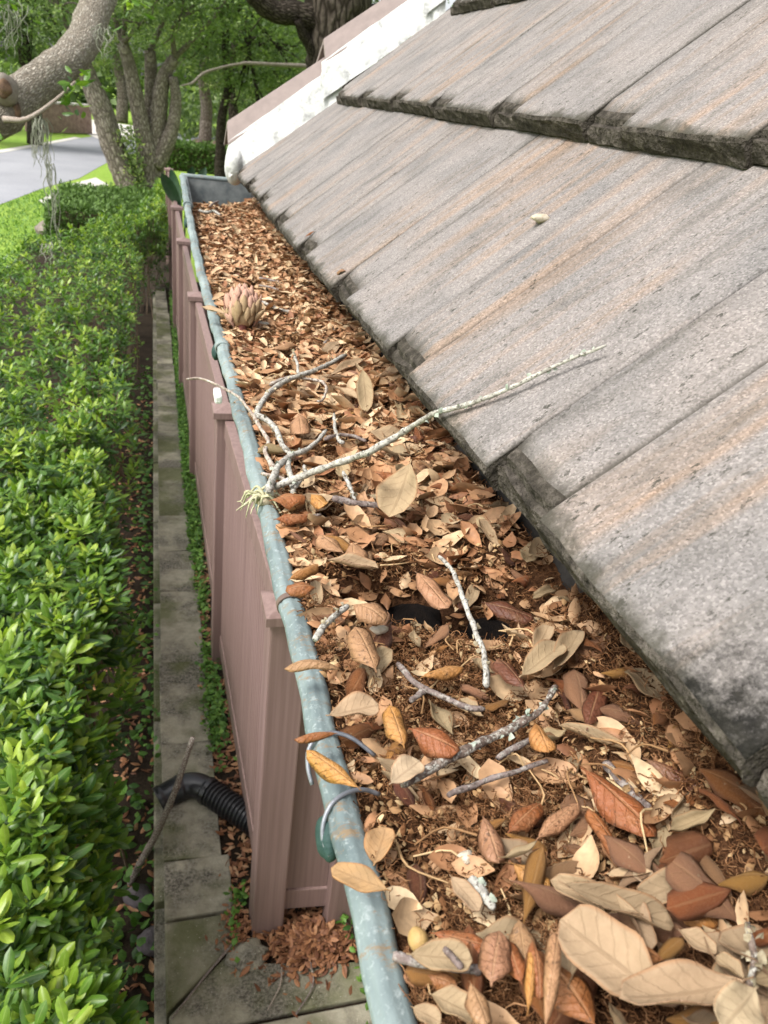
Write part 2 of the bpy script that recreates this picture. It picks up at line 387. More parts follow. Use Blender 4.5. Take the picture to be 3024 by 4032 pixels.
def box_arrays(x0, x1, y0, y1, z0, z1):
    V = np.array([(x, y, z) for z in (z0, z1) for y in (y0, y1) for x in (x0, x1)], float)
    F = [(0, 2, 3, 1), (4, 5, 7, 6), (0, 1, 5, 4), (2, 6, 7, 3), (0, 4, 6, 2), (1, 3, 7, 5)]
    return V, F
def bevel_mesh(me, w, seg=2):
    import bmesh
    bm = bmesh.new(); bm.from_mesh(me)
    bmesh.ops.bevel(bm, geom=list(bm.edges), offset=w, segments=seg, affect='EDGES', profile=.6)
    bm.to_mesh(me); bm.free()
    for p in me.polygons: p.use_smooth = False
    return me
def box(name, x0, x1, y0, y1, z0, z1, mat, parent=None, bev=0., **k):
    cx, cy = (x0 + x1) / 2, (y0 + y1) / 2
    V, F = box_arrays(x0, x1, y0, y1, z0, z1); me = mesh(name, V, F, mat, smooth=False)
    if bev: bevel_mesh(me, bev)
    return link(name, me, parent, **k)
def poly_sheet(name, pts, z, mat, **k):
    V = [(x, y, z) for x, y in pts]; 
    a = sum(pts[i][0] * pts[(i + 1) % len(pts)][1] - pts[(i + 1) % len(pts)][0] * pts[i][1] for i in range(len(pts)))
    f = list(range(len(pts)));  f = f if a > 0 else f[::-1]
    return link(name, mesh(name, V, [tuple(f)], mat, smooth=False), **k)
def prism(name, pts, z0, z1, mat, parent=None, bev=0., **k):
    n = len(pts); a = sum(pts[i][0] * pts[(i + 1) % n][1] - pts[(i + 1) % n][0] * pts[i][1] for i in range(n))
    if a < 0: pts = pts[::-1]
    V = [(x, y, z0) for x, y in pts] + [(x, y, z1) for x, y in pts]
    F = [tuple(range(n))[::-1], tuple(range(n, 2 * n))] + [(i, (i + 1) % n, n + (i + 1) % n, n + i) for i in range(n)]
    me = mesh(name, V, F, mat, smooth=False)
    if bev: bevel_mesh(me, bev, 2)
    return link(name, me, parent, **k)
def vnoise(p, seed=0, oct=3):
    """cheap smooth value noise, p (n,3) -> (n,) about -1..1"""
    g = np.random.default_rng(seed); p = np.asarray(p, float); o = np.zeros(len(p)); a = 1.
    for k in range(oct):
        for _ in range(4):
            d = g.normal(size=3) * (1.6 ** k); o += a * np.sin(p @ d + g.uniform(0, 6.28)) / 4
        a *= .6
    return o
def leaf_tpl(nu=8, nv=2, ws=.4, sh=1.0, curl=.4, edge=.6, twist=0., petiole=.1, wav=0., seed=0, blunt=.5):
    """leaf along +x, length 1, upper side +z. nv cells on each half. returns V,F,uv"""
    g = np.random.default_rng(seed)
    us = np.linspace(0, 1, nu + 1); vs = np.linspace(-1, 1, 2 * nv + 1); V = []; U = []
    for u in us:
        t = max(0, (u - petiole) / (1 - petiole))
        hw = ws / 2 * max(.03, (1 - (2 * t ** sh - 1) ** 2) ** blunt * min(1, .4 + 1.8 * t) if 0 < t < 1 else .03)
        if u <= petiole: hw = ws / 2 * .055
        # long axis bent into an arc
        if abs(curl) > 1e-3:
            ang = curl * (u - .5); x = math.sin(ang) / curl + .5; z0 = -(1 - math.cos(ang)) / curl
        else: x, z0, ang = u, 0, 0
        for v in vs:
            e = edge * abs(v) * (.6 + .4 * math.sin(PI * t))
            yy = hw * (math.sin(e) / max(e, 1e-4)) * v if e > 1e-3 else hw * v
            zz = -hw * abs(v) * (1 - math.cos(e)) / max(e, 1e-4) * 1.6 if e > 1e-3 else 0
            zz += wav * hw * abs(v) * math.sin(9 * u + (2 if v > 0 else 0) + seed)
            tw = twist * (u - .5); yy, zz = yy * math.cos(tw) - zz * math.sin(tw), yy * math.sin(tw) + zz * math.cos(tw)
            V.append((x + zz * math.sin(ang) * .8, yy, z0 + zz * math.cos(ang))); U.append((u, (v + 1) / 2))
    m = 2 * nv + 1; F = [(i * m + j, (i + 1) * m + j, (i + 1) * m + j + 1, i * m + j + 1) for i in range(nu) for j in range(2 * nv)]
    return np.array(V), np.array(F), np.array(U)
def leaf_solid(name, V, F, U, th, m_top, m_un):
    """two faced leaf with a rim: upper and lower sides have their own material"""
    me0 = V; n = len(V)
    # normals
    N = np.zeros_like(V)
    for f in F:
        a = np.cross(V[f[1]] - V[f[0]], V[f[3]] - V[f[0]]); N[f] += a
    N /= np.linalg.norm(N, axis=1)[:, None] + 1e-12
    VV = np.vstack([V, V - N * th]); FF = [tuple(f) for f in F.tolist()] + [tuple(int(i) + n for i in f[::-1]) for f in F]
    mi = [0] * len(F) + [1] * len(F)
    from collections import Counter
    ed = Counter()
    for f in F.tolist():
        for a, b in zip(f, f[1:] + f[:1]): ed[(a, b)] += 1
    for (a, b) in list(ed):
        if (b, a) not in ed: FF.append((b, a, a + n, b + n)); mi.append(0)
    return mesh(name, VV, FF, [m_top, m_un], midx=mi, uv=np.vstack([U, U]))
def scatter(tpl, pos, rot, scl):
    """tpl (V,F,uv); pos (n,3), rot (n,3,3), scl (n,) or (n,3)"""
    V, F, U = tpl; n = len(pos); m = len(V)
    scl = np.asarray(scl, float); scl = scl[:, None] if scl.ndim == 1 else scl
    X = np.einsum('nij,nmj->nmi', rot, V[None] * scl[:, None, :]) + pos[:, None, :]
    FF = (F[None] + (np.arange(n) * m)[:, None, None]).reshape(-1, F.shape[1])
    return X.reshape(-1, 3), FF, np.tile(U, (n, 1)), m
def rots(heading, tilt, roll):
    """R = Rz(heading) Ry(-tilt) Rx(roll)"""
    c, s = np.cos, np.sin; n = len(heading); o = np.zeros(n); i = np.ones(n)
    Rz = np.stack([np.stack([c(heading), -s(heading), o], -1), np.stack([s(heading), c(heading), o], -1), np.stack([o, o, i], -1)], 1)
    t = -tilt
    Ry = np.stack([np.stack([c(t), o, s(t)], -1), np.stack([o, i, o], -1), np.stack([-s(t), o, c(t)], -1)], 1)
    Rx = np.stack([np.stack([i, o, o], -1), np.stack([o, c(roll), -s(roll)], -1), np.stack([o, s(roll), c(roll)], -1)], 1)
    return Rz @ Ry @ Rx
def rand_rots(n, g, tilt=.5, roll=.5): return rots(g.uniform(0, 2 * PI, n), g.normal(0, tilt, n), g.normal(0, roll, n))
def merge_scatter(name, sets, mat, parent=None, **k):
    """sets: list of (tpl,pos,rot,scl,tone)"""
    Vs, Fs, Us, Ts = [], [], [], []; off = 0
    for tpl, pos, rot, scl, tone in sets:
        if len(pos) == 0: continue
        V, F, U, m = scatter(tpl, np.asarray(pos), rot, scl)
        Vs.append(V); Fs.append(F + off); Us.append(U); Ts.append(np.repeat(tone, m)); off += len(V)
    return link(name, mesh(name, np.vstack(Vs), np.vstack(Fs), mat, uv=np.vstack(Us), tone=np.concatenate(Ts)), parent, **k)
# coordinates in metres: twigs (label, radii, kind, path), leaves (stalk, tip, width, colour, side, curl, label), tree stems
TWIGS = [
 ('long pale lichened twig reaching from the litter up onto the roof tiles', 0.0046, 0.0014, 0, [(0.1068, 0.7013, 2.348), (0.1344, 0.6905, 2.366), (0.1531, 0.6736, 2.3839), (0.1751, 0.6558, 2.4019), (0.1853, 0.6316, 2.4199), (0.2084, 0.6275, 2.4379), (0.2187, 0.6113, 2.4558), (0.2264, 0.5902, 2.4738), (0.2432, 0.573, 2.4874), (0.2597, 0.5587, 2.5019), (0.2761, 0.5467, 2.5164), (0.2931, 0.538, 2.5314), (0.309, 0.5284, 2.5455), (0.3256, 0.5147, 2.5601)]),
 ('thin forked twig whose bare tip sticks out over the gutter lip', 0.0018, 0.0032, 1, [(0.0332, 0.9488, 2.375), (0.0509, 0.9532, 2.375), (0.0685, 0.9377, 2.373), (0.084, 0.9224, 2.37), (0.0943, 0.9125, 2.366), (0.1006, 0.8999, 2.362), (0.1059, 0.88, 2.36), (0.1099, 0.8657, 2.356), (0.1135, 0.8425, 2.354), (0.1177, 0.8115, 2.352), (0.1118, 0.7905, 2.35), (0.1139, 0.7667, 2.348), (0.1176, 0.744, 2.346)]),
 ('thick white lichened twig lying across the litter behind the forked one', 0.0044, 0.004, 0, [(0.1109, 0.8755, 2.357), (0.1206, 0.9124, 2.3577), (0.1373, 0.9555, 2.3584), (0.163, 0.9971, 2.3591), (0.1877, 1.0225, 2.3599), (0.2132, 1.046, 2.3606), (0.2415, 1.078, 2.3613), (0.2732, 1.12, 2.362)]),
 ('thin crooked hooked twig beside the thick white twig', 0.0032, 0.0018, 1, [(0.1435, 0.9951, 2.355), (0.1621, 1.0184, 2.355), (0.1785, 1.0295, 2.355), (0.1948, 1.0245, 2.355), (0.2089, 1.0193, 2.355), (0.2185, 1.0075, 2.355), (0.2158, 0.9766, 2.355), (0.2039, 0.941, 2.355), (0.1957, 0.9349, 2.355)]),
 ('stubby upright side twig above the thick white twig', 0.0026, 0.002, 0, [(0.1893, 1.0436, 2.355), (0.1909, 1.0693, 2.36), (0.1915, 1.0965, 2.365), (0.1898, 1.0948, 2.37)]),
 ('white twig running toward the gutter lip below the fork', 0.0042, 0.0034, 0, [(0.1123, 0.8729, 2.359), (0.122, 0.8627, 2.3574), (0.1297, 0.8385, 2.3559), (0.1312, 0.7978, 2.3543), (0.1367, 0.7764, 2.3527), (0.1309, 0.7482, 2.3511), (0.1303, 0.7216, 2.3496), (0.1274, 0.6865, 2.348)]),
 ('pale knobbly lichen covered twig crossing near the air plant', 0.003, 0.0048, 0, [(0.193, 0.8546, 2.348), (0.1725, 0.8141, 2.3494), (0.1558, 0.789, 2.3509), (0.1396, 0.7733, 2.3523), (0.1267, 0.7542, 2.3537), (0.1171, 0.7321, 2.3551), (0.1074, 0.7005, 2.3566), (0.1003, 0.6741, 2.358)]),
 ('short grey twig end lying next to the air plant', 0.0026, 0.003, 1, [(0.1002, 0.7278, 2.352), (0.1141, 0.7204, 2.352), (0.1278, 0.706, 2.352)]),
 ('tiny pale spur twig beside the long lichened twig', 0.0024, 0.0028, 0, [(0.1469, 0.742, 2.354), (0.1446, 0.7232, 2.354), (0.1375, 0.7088, 2.354), (0.1301, 0.6915, 2.354)]),
 ('grey twig lying under the large tan triangular leaf', 0.0042, 0.0036, 2, [(0.1655, 0.6788, 2.348), (0.1821, 0.6683, 2.348), (0.2001, 0.6645, 2.348), (0.222, 0.6572, 2.348)]),
 ('small greenish lichened twig pointing at the long twig', 0.0026, 0.0026, 0, [(0.1882, 0.735, 2.35), (0.1877, 0.7019, 2.35), (0.1872, 0.671, 2.35)]),
 ('small upright lichened twig above the long twig', 0.0024, 0.0028, 0, [(0.2124, 0.9055, 2.35), (0.2041, 0.8549, 2.35), (0.2011, 0.8222, 2.35), (0.2066, 0.8133, 2.35)]),
 ('thin straight grey twig on leaves by the gutter lip', 0.0016, 0.0022, 2, [(0.1071, 0.6345, 2.35), (0.1261, 0.6367, 2.35), (0.1473, 0.6404, 2.35)]),
 ('brown knobbly stick lying between tan leaves mid gutter', 0.003, 0.0026, 2, [(0.1842, 0.8241, 2.35), (0.204, 0.836, 2.35), (0.2222, 0.8341, 2.35), (0.2335, 0.8183, 2.35)]),
 ('upright lichen crusted twig leaning over the dark hole in the litter', 0.0026, 0.0034, 0, [(0.2283, 0.5348, 2.365), (0.2326, 0.5149, 2.365), (0.2305, 0.4896, 2.365), (0.2265, 0.464, 2.365), (0.2263, 0.4479, 2.362), (0.2243, 0.4326, 2.362), (0.2266, 0.4193, 2.355), (0.2198, 0.3956, 2.355), (0.2137, 0.3799, 2.355)]),
 ('short thick pale stick beside the gutter lip near the dark hole', 0.0036, 0.0032, 0, [(0.1055, 0.4459, 2.354), (0.1164, 0.4616, 2.354), (0.1271, 0.4743, 2.354), (0.1391, 0.4854, 2.354)]),
 ('grey forked twig with a broken side branch on brown fibres', 0.0032, 0.003, 2, [(0.1596, 0.4145, 2.352), (0.1648, 0.3973, 2.352), (0.1706, 0.387, 2.352), (0.1799, 0.3781, 2.352), (0.1922, 0.3659, 2.352), (0.2069, 0.361, 2.352)]),
 ('brown broken stub lying below the grey forked twig', 0.0034, 0.0028, 2, [(0.1717, 0.3876, 2.35), (0.165, 0.3822, 2.35), (0.1583, 0.3777, 2.35)]),
 ('long mottled twig crossing the whole litter to the tile edge', 0.0046, 0.003, 3, [(0.1307, 0.3023, 2.357), (0.1468, 0.3093, 2.357), (0.1637, 0.3167, 2.357), (0.1814, 0.3243, 2.357), (0.1995, 0.3311, 2.357), (0.2148, 0.3373, 2.357), (0.2292, 0.3453, 2.357), (0.2193, 0.3398, 2.357), (0.2313, 0.3434, 2.3597), (0.2447, 0.3519, 2.3623), (0.2571, 0.3629, 2.365)]),
 ('straight purple grey twig lying in the foreground fibres', 0.0027, 0.002, 2, [(0.1584, 0.2962, 2.35), (0.1719, 0.3, 2.35), (0.1918, 0.3056, 2.35), (0.2118, 0.3094, 2.35), (0.2283, 0.3127, 2.35), (0.2293, 0.3131, 2.35)]),
 ('dark grey stick beside the large russet leaf', 0.004, 0.0036, 2, [(0.2635, 0.3026, 2.355), (0.2655, 0.2868, 2.355), (0.2691, 0.2729, 2.355), (0.2708, 0.2624, 2.355)]),
 ('small dark stick next to a yellow leaf below the tile', 0.0028, 0.0026, 2, [(0.1986, 0.3196, 2.35), (0.2126, 0.3265, 2.35), (0.2301, 0.3332, 2.35)]),
 ('grey straight stick poking from the near leaf pile toward the lip', 0.0033, 0.003, 2, [(0.0992, 0.2054, 2.355), (0.1077, 0.2016, 2.355), (0.1173, 0.1978, 2.355), (0.1289, 0.1944, 2.355), (0.1378, 0.1908, 2.355)]),
 ('thin twig lying over a tan leaf in the near pile', 0.002, 0.0022, 2, [(0.1214, 0.2005, 2.364), (0.1235, 0.1948, 2.364), (0.1263, 0.1895, 2.364)]),
 ('short black and white lichened stick in the near fibres', 0.0042, 0.0034, 0, [(0.1491, 0.2382, 2.355), (0.1518, 0.2313, 2.355), (0.1534, 0.2256, 2.355), (0.1556, 0.2198, 2.355)]),
 ('slender reddish twig at the right of the near leaf pile', 0.0018, 0.0022, 3, [(0.2547, 0.1712, 2.39), (0.2524, 0.1624, 2.3863), (0.2509, 0.1571, 2.3825), (0.2461, 0.1514, 2.3788), (0.2459, 0.1511, 2.375)]),
 ('white twig lying just below the seed cone', 0.003, 0.0026, 0, [(0.1513, 1.3573, 2.345), (0.1671, 1.3484, 2.345), (0.1851, 1.3398, 2.345)]),
 ('grey white twig to the right of the seed cone', 0.0034, 0.003, 0, [(0.1931, 1.4965, 2.345), (0.2166, 1.4465, 2.345), (0.2477, 1.4265, 2.345), (0.273, 1.4142, 2.345)]),
 ('upper grey twig above and right of the seed cone', 0.0032, 0.0028, 2, [(0.2104, 1.7079, 2.345), (0.2417, 1.6876, 2.345), (0.2628, 1.6534, 2.345), (0.2825, 1.6309, 2.345)]),
 ('thin grey twig close above the seed cone stem', 0.0026, 0.0024, 2, [(0.2023, 1.6368, 2.345), (0.2235, 1.6261, 2.345), (0.2485, 1.5898, 2.345)]),
 ('white lichened twig in the far end of the gutter', 0.0055, 0.005, 0, [(0.1276, 2.5641, 2.355), (0.1516, 2.541, 2.355), (0.172, 2.5783, 2.355), (0.1856, 2.512, 2.355)]),
 ('short brownish white twig next to the far white twig', 0.0045, 0.004, 2, [(0.1648, 2.6417, 2.36), (0.1812, 2.7212, 2.36), (0.2006, 2.7773, 2.36)]),
 ('mossy dark twig under the tiles beyond the seed cone twigs', 0.004, 0.0035, 2, [(0.2584, 1.2172, 2.348), (0.2723, 1.2469, 2.348), (0.2899, 1.2934, 2.348)]),
]
HERO = [
 ((0.1389, 0.3966, 2.365), (0.1356, 0.4475, 2.365), 0.0163, 'p', 1, (0.5, 0.6), 'smooth pinkish brown leaf standing on fibres near the dark hole'),
 ((0.1645, 0.5828, 2.355), (0.1575, 0.5458, 2.355), 0.0187, 'p', 1, (0.4, 0.5), 'round veined pinkish brown leaf among the mid gutter leaves'),
 ((0.1523, 0.565, 2.355), (0.1378, 0.5966, 2.355), 0.0163, 'p', 1, (0.3, 0.5), 'long pinkish veined leaf left of the round veined leaf'),
 ((0.0966, 0.5167, 2.362), (0.1239, 0.5379, 2.362), 0.01, 'o', 1, (0.5, 1.0), 'glossy amber leaf lying by the gutter lip above the dark hole'),
 ((0.1158, 0.4962, 2.368), (0.0905, 0.4939, 2.368), 0.0107, 'r', 1, (1.2, 0.6), 'curled brown leaf with worm holes hanging over the gutter lip'),
 ((0.0974, 0.3591, 2.36), (0.1314, 0.3646, 2.36), 0.014, 't', 0, (0.3, 0.5), 'broad tan leaf with its underside up beside the gutter lip'),
 ((0.1391, 0.3276, 2.362), (0.1398, 0.3642, 2.362), 0.0114, 'o', 1, (0.4, 0.7), 'orange brown upright leaf right of the broad tan leaf'),
 ((0.145, 0.3393, 2.365), (0.1701, 0.3177, 2.365), 0.0146, 'r', 1, (0.5, 0.6), 'large glossy russet leaf at the middle of the gutter'),
 ((0.1166, 0.3986, 2.37), (0.0762, 0.4062, 2.37), 0.0078, 'p', 1, (1.3, 0.8), 'thin brown leaf arching over the gutter lip below the dark hole'),
 ((0.1001, 0.3414, 2.365), (0.0739, 0.3398, 2.365), 0.0052, 'r', 1, (0.6, 1.0), 'narrow brown leaf poking out over the lip above the first wire'),
 ((0.1025, 0.2927, 2.37), (0.0788, 0.3253, 2.37), 0.0099, 'o', 1, (0.4, 0.9), 'long tan orange leaf draped on the lip at the first wire'),
 ((0.1206, 0.2958, 2.365), (0.1421, 0.31, 2.365), 0.0115, 'c', 0, (0.3, 0.4), 'pale cream veined leaf leaning on the long mottled twig'),
 ((0.1714, 0.3954, 2.357), (0.2048, 0.4033, 2.357), 0.0093, 'o', 1, (0.6, 1.0), 'folded orange leaf lying alone on brown fibres'),
 ((0.1312, 0.5419, 2.36), (0.1719, 0.5247, 2.36), 0.0108, 't', 0, (0.4, 1.2), 'rolled tan leaf just above the dark hole'),
 ((0.1388, 0.4777, 2.365), (0.1605, 0.4538, 2.365), 0.0175, 'p', 1, (1.2, 0.5), 'bent pinkish grey leaf arching at the edge of the dark hole'),
 ((0.2467, 0.4737, 2.36), (0.2803, 0.4497, 2.36), 0.0136, 'm', 1, (0.3, 0.4), 'dark maroon leaf lying over the dark hole'),
 ((0.2076, 0.5301, 2.355), (0.2186, 0.477, 2.355), 0.0139, 'p', 1, (0.2, 0.4), 'dull brown debris covered leaf sliding into the dark hole'),
 ((0.2307, 0.3681, 2.37), (0.2768, 0.3989, 2.37), 0.0143, 't', 0, (0.3, 0.5), 'tan veined leaf fanned out nearest the tile edge'),
 ((0.2603, 0.3752, 2.368), (0.2996, 0.4137, 2.368), 0.0129, 't', 0, (0.4, 0.7), 'narrow tan leaf tucked behind the fanned tan leaf'),
 ((0.2565, 0.3985, 2.365), (0.281, 0.4271, 2.365), 0.0105, 't', 0, (0.4, 0.7), 'small pointed tan leaf standing up behind the fanned leaf'),
 ((0.2351, 0.3655, 2.365), (0.2296, 0.3985, 2.365), 0.0123, 'm', 1, (0.4, 0.6), 'dark brown leaf left of the fanned tan leaves'),
 ((0.2607, 0.325, 2.365), (0.2922, 0.3641, 2.365), 0.0116, 'm', 1, (0.4, 0.6), 'dark maroon leaf standing in the shade below the tile edge'),
 ((0.2901, 0.3027, 2.357), (0.2469, 0.333, 2.357), 0.0077, 't', 0, (0.3, 1.3), 'long rolled tan leaf lying below the tile edge'),
 ((0.3131, 0.316, 2.355), (0.3074, 0.356, 2.355), 0.024, 't', 0, (0.3, 0.3), 'wide tan leaf slipping under the tile edge'),
 ((0.228, 0.3332, 2.365), (0.226, 0.3086, 2.365), 0.0114, 'o', 1, (0.5, 0.6), 'yellow amber leaf hanging on the end of the mottled twig'),
 ((0.241, 0.2938, 2.365), (0.2595, 0.2422, 2.365), 0.0171, 'r', 1, (0.35, 0.5), 'largest glossy russet leaf lying on fibres in the foreground'),
 ((0.2376, 0.2267, 2.357), (0.2356, 0.2707, 2.357), 0.0079, 'r', 1, (0.4, 0.7), 'slender russet leaf left of the largest russet leaf'),
 ((0.1963, 0.2569, 2.355), (0.2319, 0.2767, 2.355), 0.0084, 'p', 1, (0.4, 0.6), 'small brown leaf with a long stalk on bare fibres'),
 ((0.216, 0.1918, 2.375), (0.1806, 0.2159, 2.375), 0.0094, 't', 0, (0.3, 0.8), 'long tan leaf on top of the near leaf pile'),
 ((0.1678, 0.2071, 2.37), (0.2421, 0.1888, 2.37), 0.0119, 't', 0, (0.25, 0.8), 'very long tan leaf spanning the near leaf pile'),
 ((0.2721, 0.2123, 2.367), (0.2239, 0.2034, 2.367), 0.0126, 't', 0, (0.3, 0.6), 'pale tan leaf with its stalk pointing at the tile'),
 ((0.2437, 0.2132, 2.36), (0.2365, 0.225, 2.36), 0.0085, 'c', 0, (0.4, 0.5), 'small cream leaf lying above the near leaf pile'),
 ((0.2001, 0.1501, 2.382), (0.1719, 0.1907, 2.382), 0.0213, 't', 0, (0.35, 0.45), 'broadest tan leaf in front of the near pile'),
 ((0.2126, 0.1671, 2.382), (0.1922, 0.1802, 2.382), 0.012, 'r', 1, (1.0, 0.7), 'curled russet leaf beside the broadest tan leaf'),
 ((0.1714, 0.1514, 2.372), (0.1646, 0.181, 2.372), 0.0169, 'r', 1, (0.4, 0.5), 'glossy russet leaf partly under the broadest tan leaf'),
 ((0.1429, 0.1482, 2.388), (0.1686, 0.1885, 2.388), 0.0056, 'p', 1, (1.0, 1.2), 'brown strap like leaf arching down at the bottom edge'),
 ((0.2371, 0.1464, 2.388), (0.1763, 0.1493, 2.388), 0.0146, 't', 0, (0.7, 0.7), 'big curled grey tan leaf at the bottom edge of the picture'),
 ((0.23, 0.139, 2.4), (0.2049, 0.1271, 2.4), 0.0136, 'c', 0, (0.4, 0.5), 'whitish leaf in the bottom right corner'),
 ((0.2416, 0.1511, 2.382), (0.2349, 0.163, 2.382), 0.0066, 't', 0, (0.4, 0.8), 'small curled leaf joined to the reddish twig'),
 ((0.2297, 0.1817, 2.375), (0.2409, 0.1678, 2.375), 0.0075, 't', 0, (0.5, 0.7), 'small ochre veined leaf right of the curled russet leaf'),
 ((0.2426, 0.2021, 2.362), (0.2658, 0.191, 2.362), 0.0093, 'o', 1, (0.5, 0.6), 'orange leaf under the stalk of the pale tan leaf'),
 ((0.2772, 0.2875, 2.365), (0.3057, 0.2544, 2.365), 0.0094, 'm', 1, (0.3, 0.7), 'long maroon leaf lying along the mossy tile corner'),
 ((0.1027, 0.23, 2.367), (0.0778, 0.2465, 2.367), 0.0085, 'o', 0, (0.25, 0.4), 'golden tan leaf resting across the outer lip alone'),
 ((0.1067, 0.2645, 2.34), (0.1188, 0.2869, 2.34), 0.014, 'o', 0, (0.4, 0.5), 'round ochre leaf in the shade just inside the lip'),
 ((0.1703, 0.2748, 2.358), (0.1681, 0.2448, 2.358), 0.011, 'p', 1, (0.6, 0.8), 'dull brown curled leaf on bare fibres in the foreground'),
 ((0.1808, 0.2618, 2.358), (0.2075, 0.278, 2.358), 0.0097, 'r', 1, (0.5, 0.6), 'glossy russet leaf left of the small stalked leaf'),
 ((0.1744, 0.2429, 2.358), (0.1892, 0.2267, 2.358), 0.0096, 'o', 1, (0.6, 0.7), 'orange leaf with a wet white sheen in the foreground'),
 ((0.1397, 0.2414, 2.355), (0.1476, 0.2201, 2.355), 0.0074, 't', 0, (0.3, 0.5), 'tan leaf beside the short black and white stick'),
 ((0.104, 0.201, 2.362), (0.1318, 0.1927, 2.362), 0.0108, 't', 0, (0.4, 0.6), 'half moon tan leaf over the grey straight stick'),
 ((0.1344, 0.1777, 2.37), (0.1477, 0.2006, 2.37), 0.0122, 'p', 1, (0.5, 0.7), 'upright brown leaf at the left of the near pile'),
 ((0.1215, 0.2148, 2.354), (0.147, 0.2032, 2.354), 0.0079, 'r', 1, (0.4, 0.7), 'brown leaf behind the half moon tan leaf'),
 ((0.113, 0.1947, 2.355), (0.1247, 0.1881, 2.355), 0.0102, 'r', 1, (0.6, 0.7), 'short russet leaf below the grey straight stick'),
 ((0.1266, 0.1816, 2.368), (0.1278, 0.1632, 2.368), 0.0084, 'p', 1, (0.5, 0.7), 'dull brown leaf pointing at the bottom edge'),
 ((0.1092, 0.1831, 2.36), (0.1262, 0.1698, 2.36), 0.0106, 't', 0, (0.3, 0.6), 'tan leaf with red rim at the bottom edge near the lip'),
 ((0.1013, 0.1821, 2.355), (0.1118, 0.1731, 2.355), 0.0121, 't', 0, (0.4, 0.5), 'torn tan leaf at the bottom edge beside the lip'),
 ((0.15, 0.1779, 2.365), (0.1517, 0.1978, 2.365), 0.0077, 'r', 1, (0.5, 0.6), 'russet leaf squeezed between brown leaves in the near pile'),
 ((0.144, 0.1606, 2.375), (0.1593, 0.1883, 2.375), 0.0039, 'o', 1, (0.6, 1.2), 'thin orange leaf edge standing in the near pile'),
 ((0.1638, 0.2104, 2.36), (0.1581, 0.1891, 2.36), 0.0098, 'p', 1, (0.4, 0.5), 'grey brown leaf behind the thin orange leaf'),
 ((0.1606, 0.1928, 2.375), (0.1522, 0.1659, 2.375), 0.0078, 'r', 1, (1.0, 1.0), 'russet curved leaf left of the strap like leaf'),
 ((0.2497, 0.6828, 2.365), (0.1998, 0.6047, 2.365), 0.0283, 't', 0, (0.5, 0.5), 'large tan triangular leaf with an amber rolled rim'),
 ((0.2605, 0.9904, 2.36), (0.2564, 0.8898, 2.36), 0.0162, 't', 0, (0.4, 0.5), 'pale tan pointed leaf in the middle of the gutter'),
 ((0.1661, 0.8983, 2.355), (0.1599, 0.8368, 2.355), 0.0186, 'p', 1, (0.4, 0.6), 'oval fawn leaf between the pale twigs'),
 ((0.2295, 0.9928, 2.355), (0.2494, 0.9438, 2.355), 0.0124, 't', 0, (0.4, 0.7), 'thin stalked tan leaf left of the pale pointed leaf'),
 ((0.2309, 1.0442, 2.355), (0.2914, 1.0778, 2.355), 0.0135, 't', 0, (0.4, 0.8), 'long folded tan leaf behind the stalked leaf'),
 ((0.101, 0.667, 2.355), (0.1374, 0.6758, 2.355), 0.0165, 'r', 1, (0.5, 0.6), 'rust brown leaf below the air plant'),
 ((0.1001, 0.6271, 2.355), (0.1327, 0.6348, 2.355), 0.0114, 'r', 1, (0.4, 0.7), 'red brown leaf lying below the rust brown leaf'),
 ((0.1427, 0.6757, 2.355), (0.1522, 0.6527, 2.355), 0.0142, 'o', 1, (0.3, 0.5), 'spotted tan brown leaf under the long twig'),
 ((0.1989, 0.6693, 2.355), (0.2249, 0.6536, 2.355), 0.0091, 'c', 0, (0.3, 0.5), 'pale narrow leaf left of the triangular leaf'),
 ((0.2198, 0.728, 2.355), (0.2416, 0.7202, 2.355), 0.0098, 'r', 1, (0.4, 0.9), 'rolled chestnut leaf under the long twig'),
 ((0.2231, 0.6703, 2.355), (0.2478, 0.6943, 2.355), 0.0149, 'r', 1, (0.6, 0.9), 'wrinkled dark chestnut leaf behind the triangular leaf'),
 ((0.2833, 0.8167, 2.355), (0.3074, 0.808, 2.355), 0.0256, 'm', 1, (0.8, 0.9), 'big cupped dark red leaf against the tile edge'),
 ((0.1078, 1.3125, 2.365), (0.0729, 1.3452, 2.365), 0.0119, 't', 0, (0.3, 0.5), 'tan leaf sticking out over the lip beside the seed cone'),
 ((0.1741, 1.1791, 2.35), (0.2054, 1.2231, 2.35), 0.0199, 'p', 1, (0.3, 0.5), 'smooth fawn leaf below and right of the seed cone'),
]
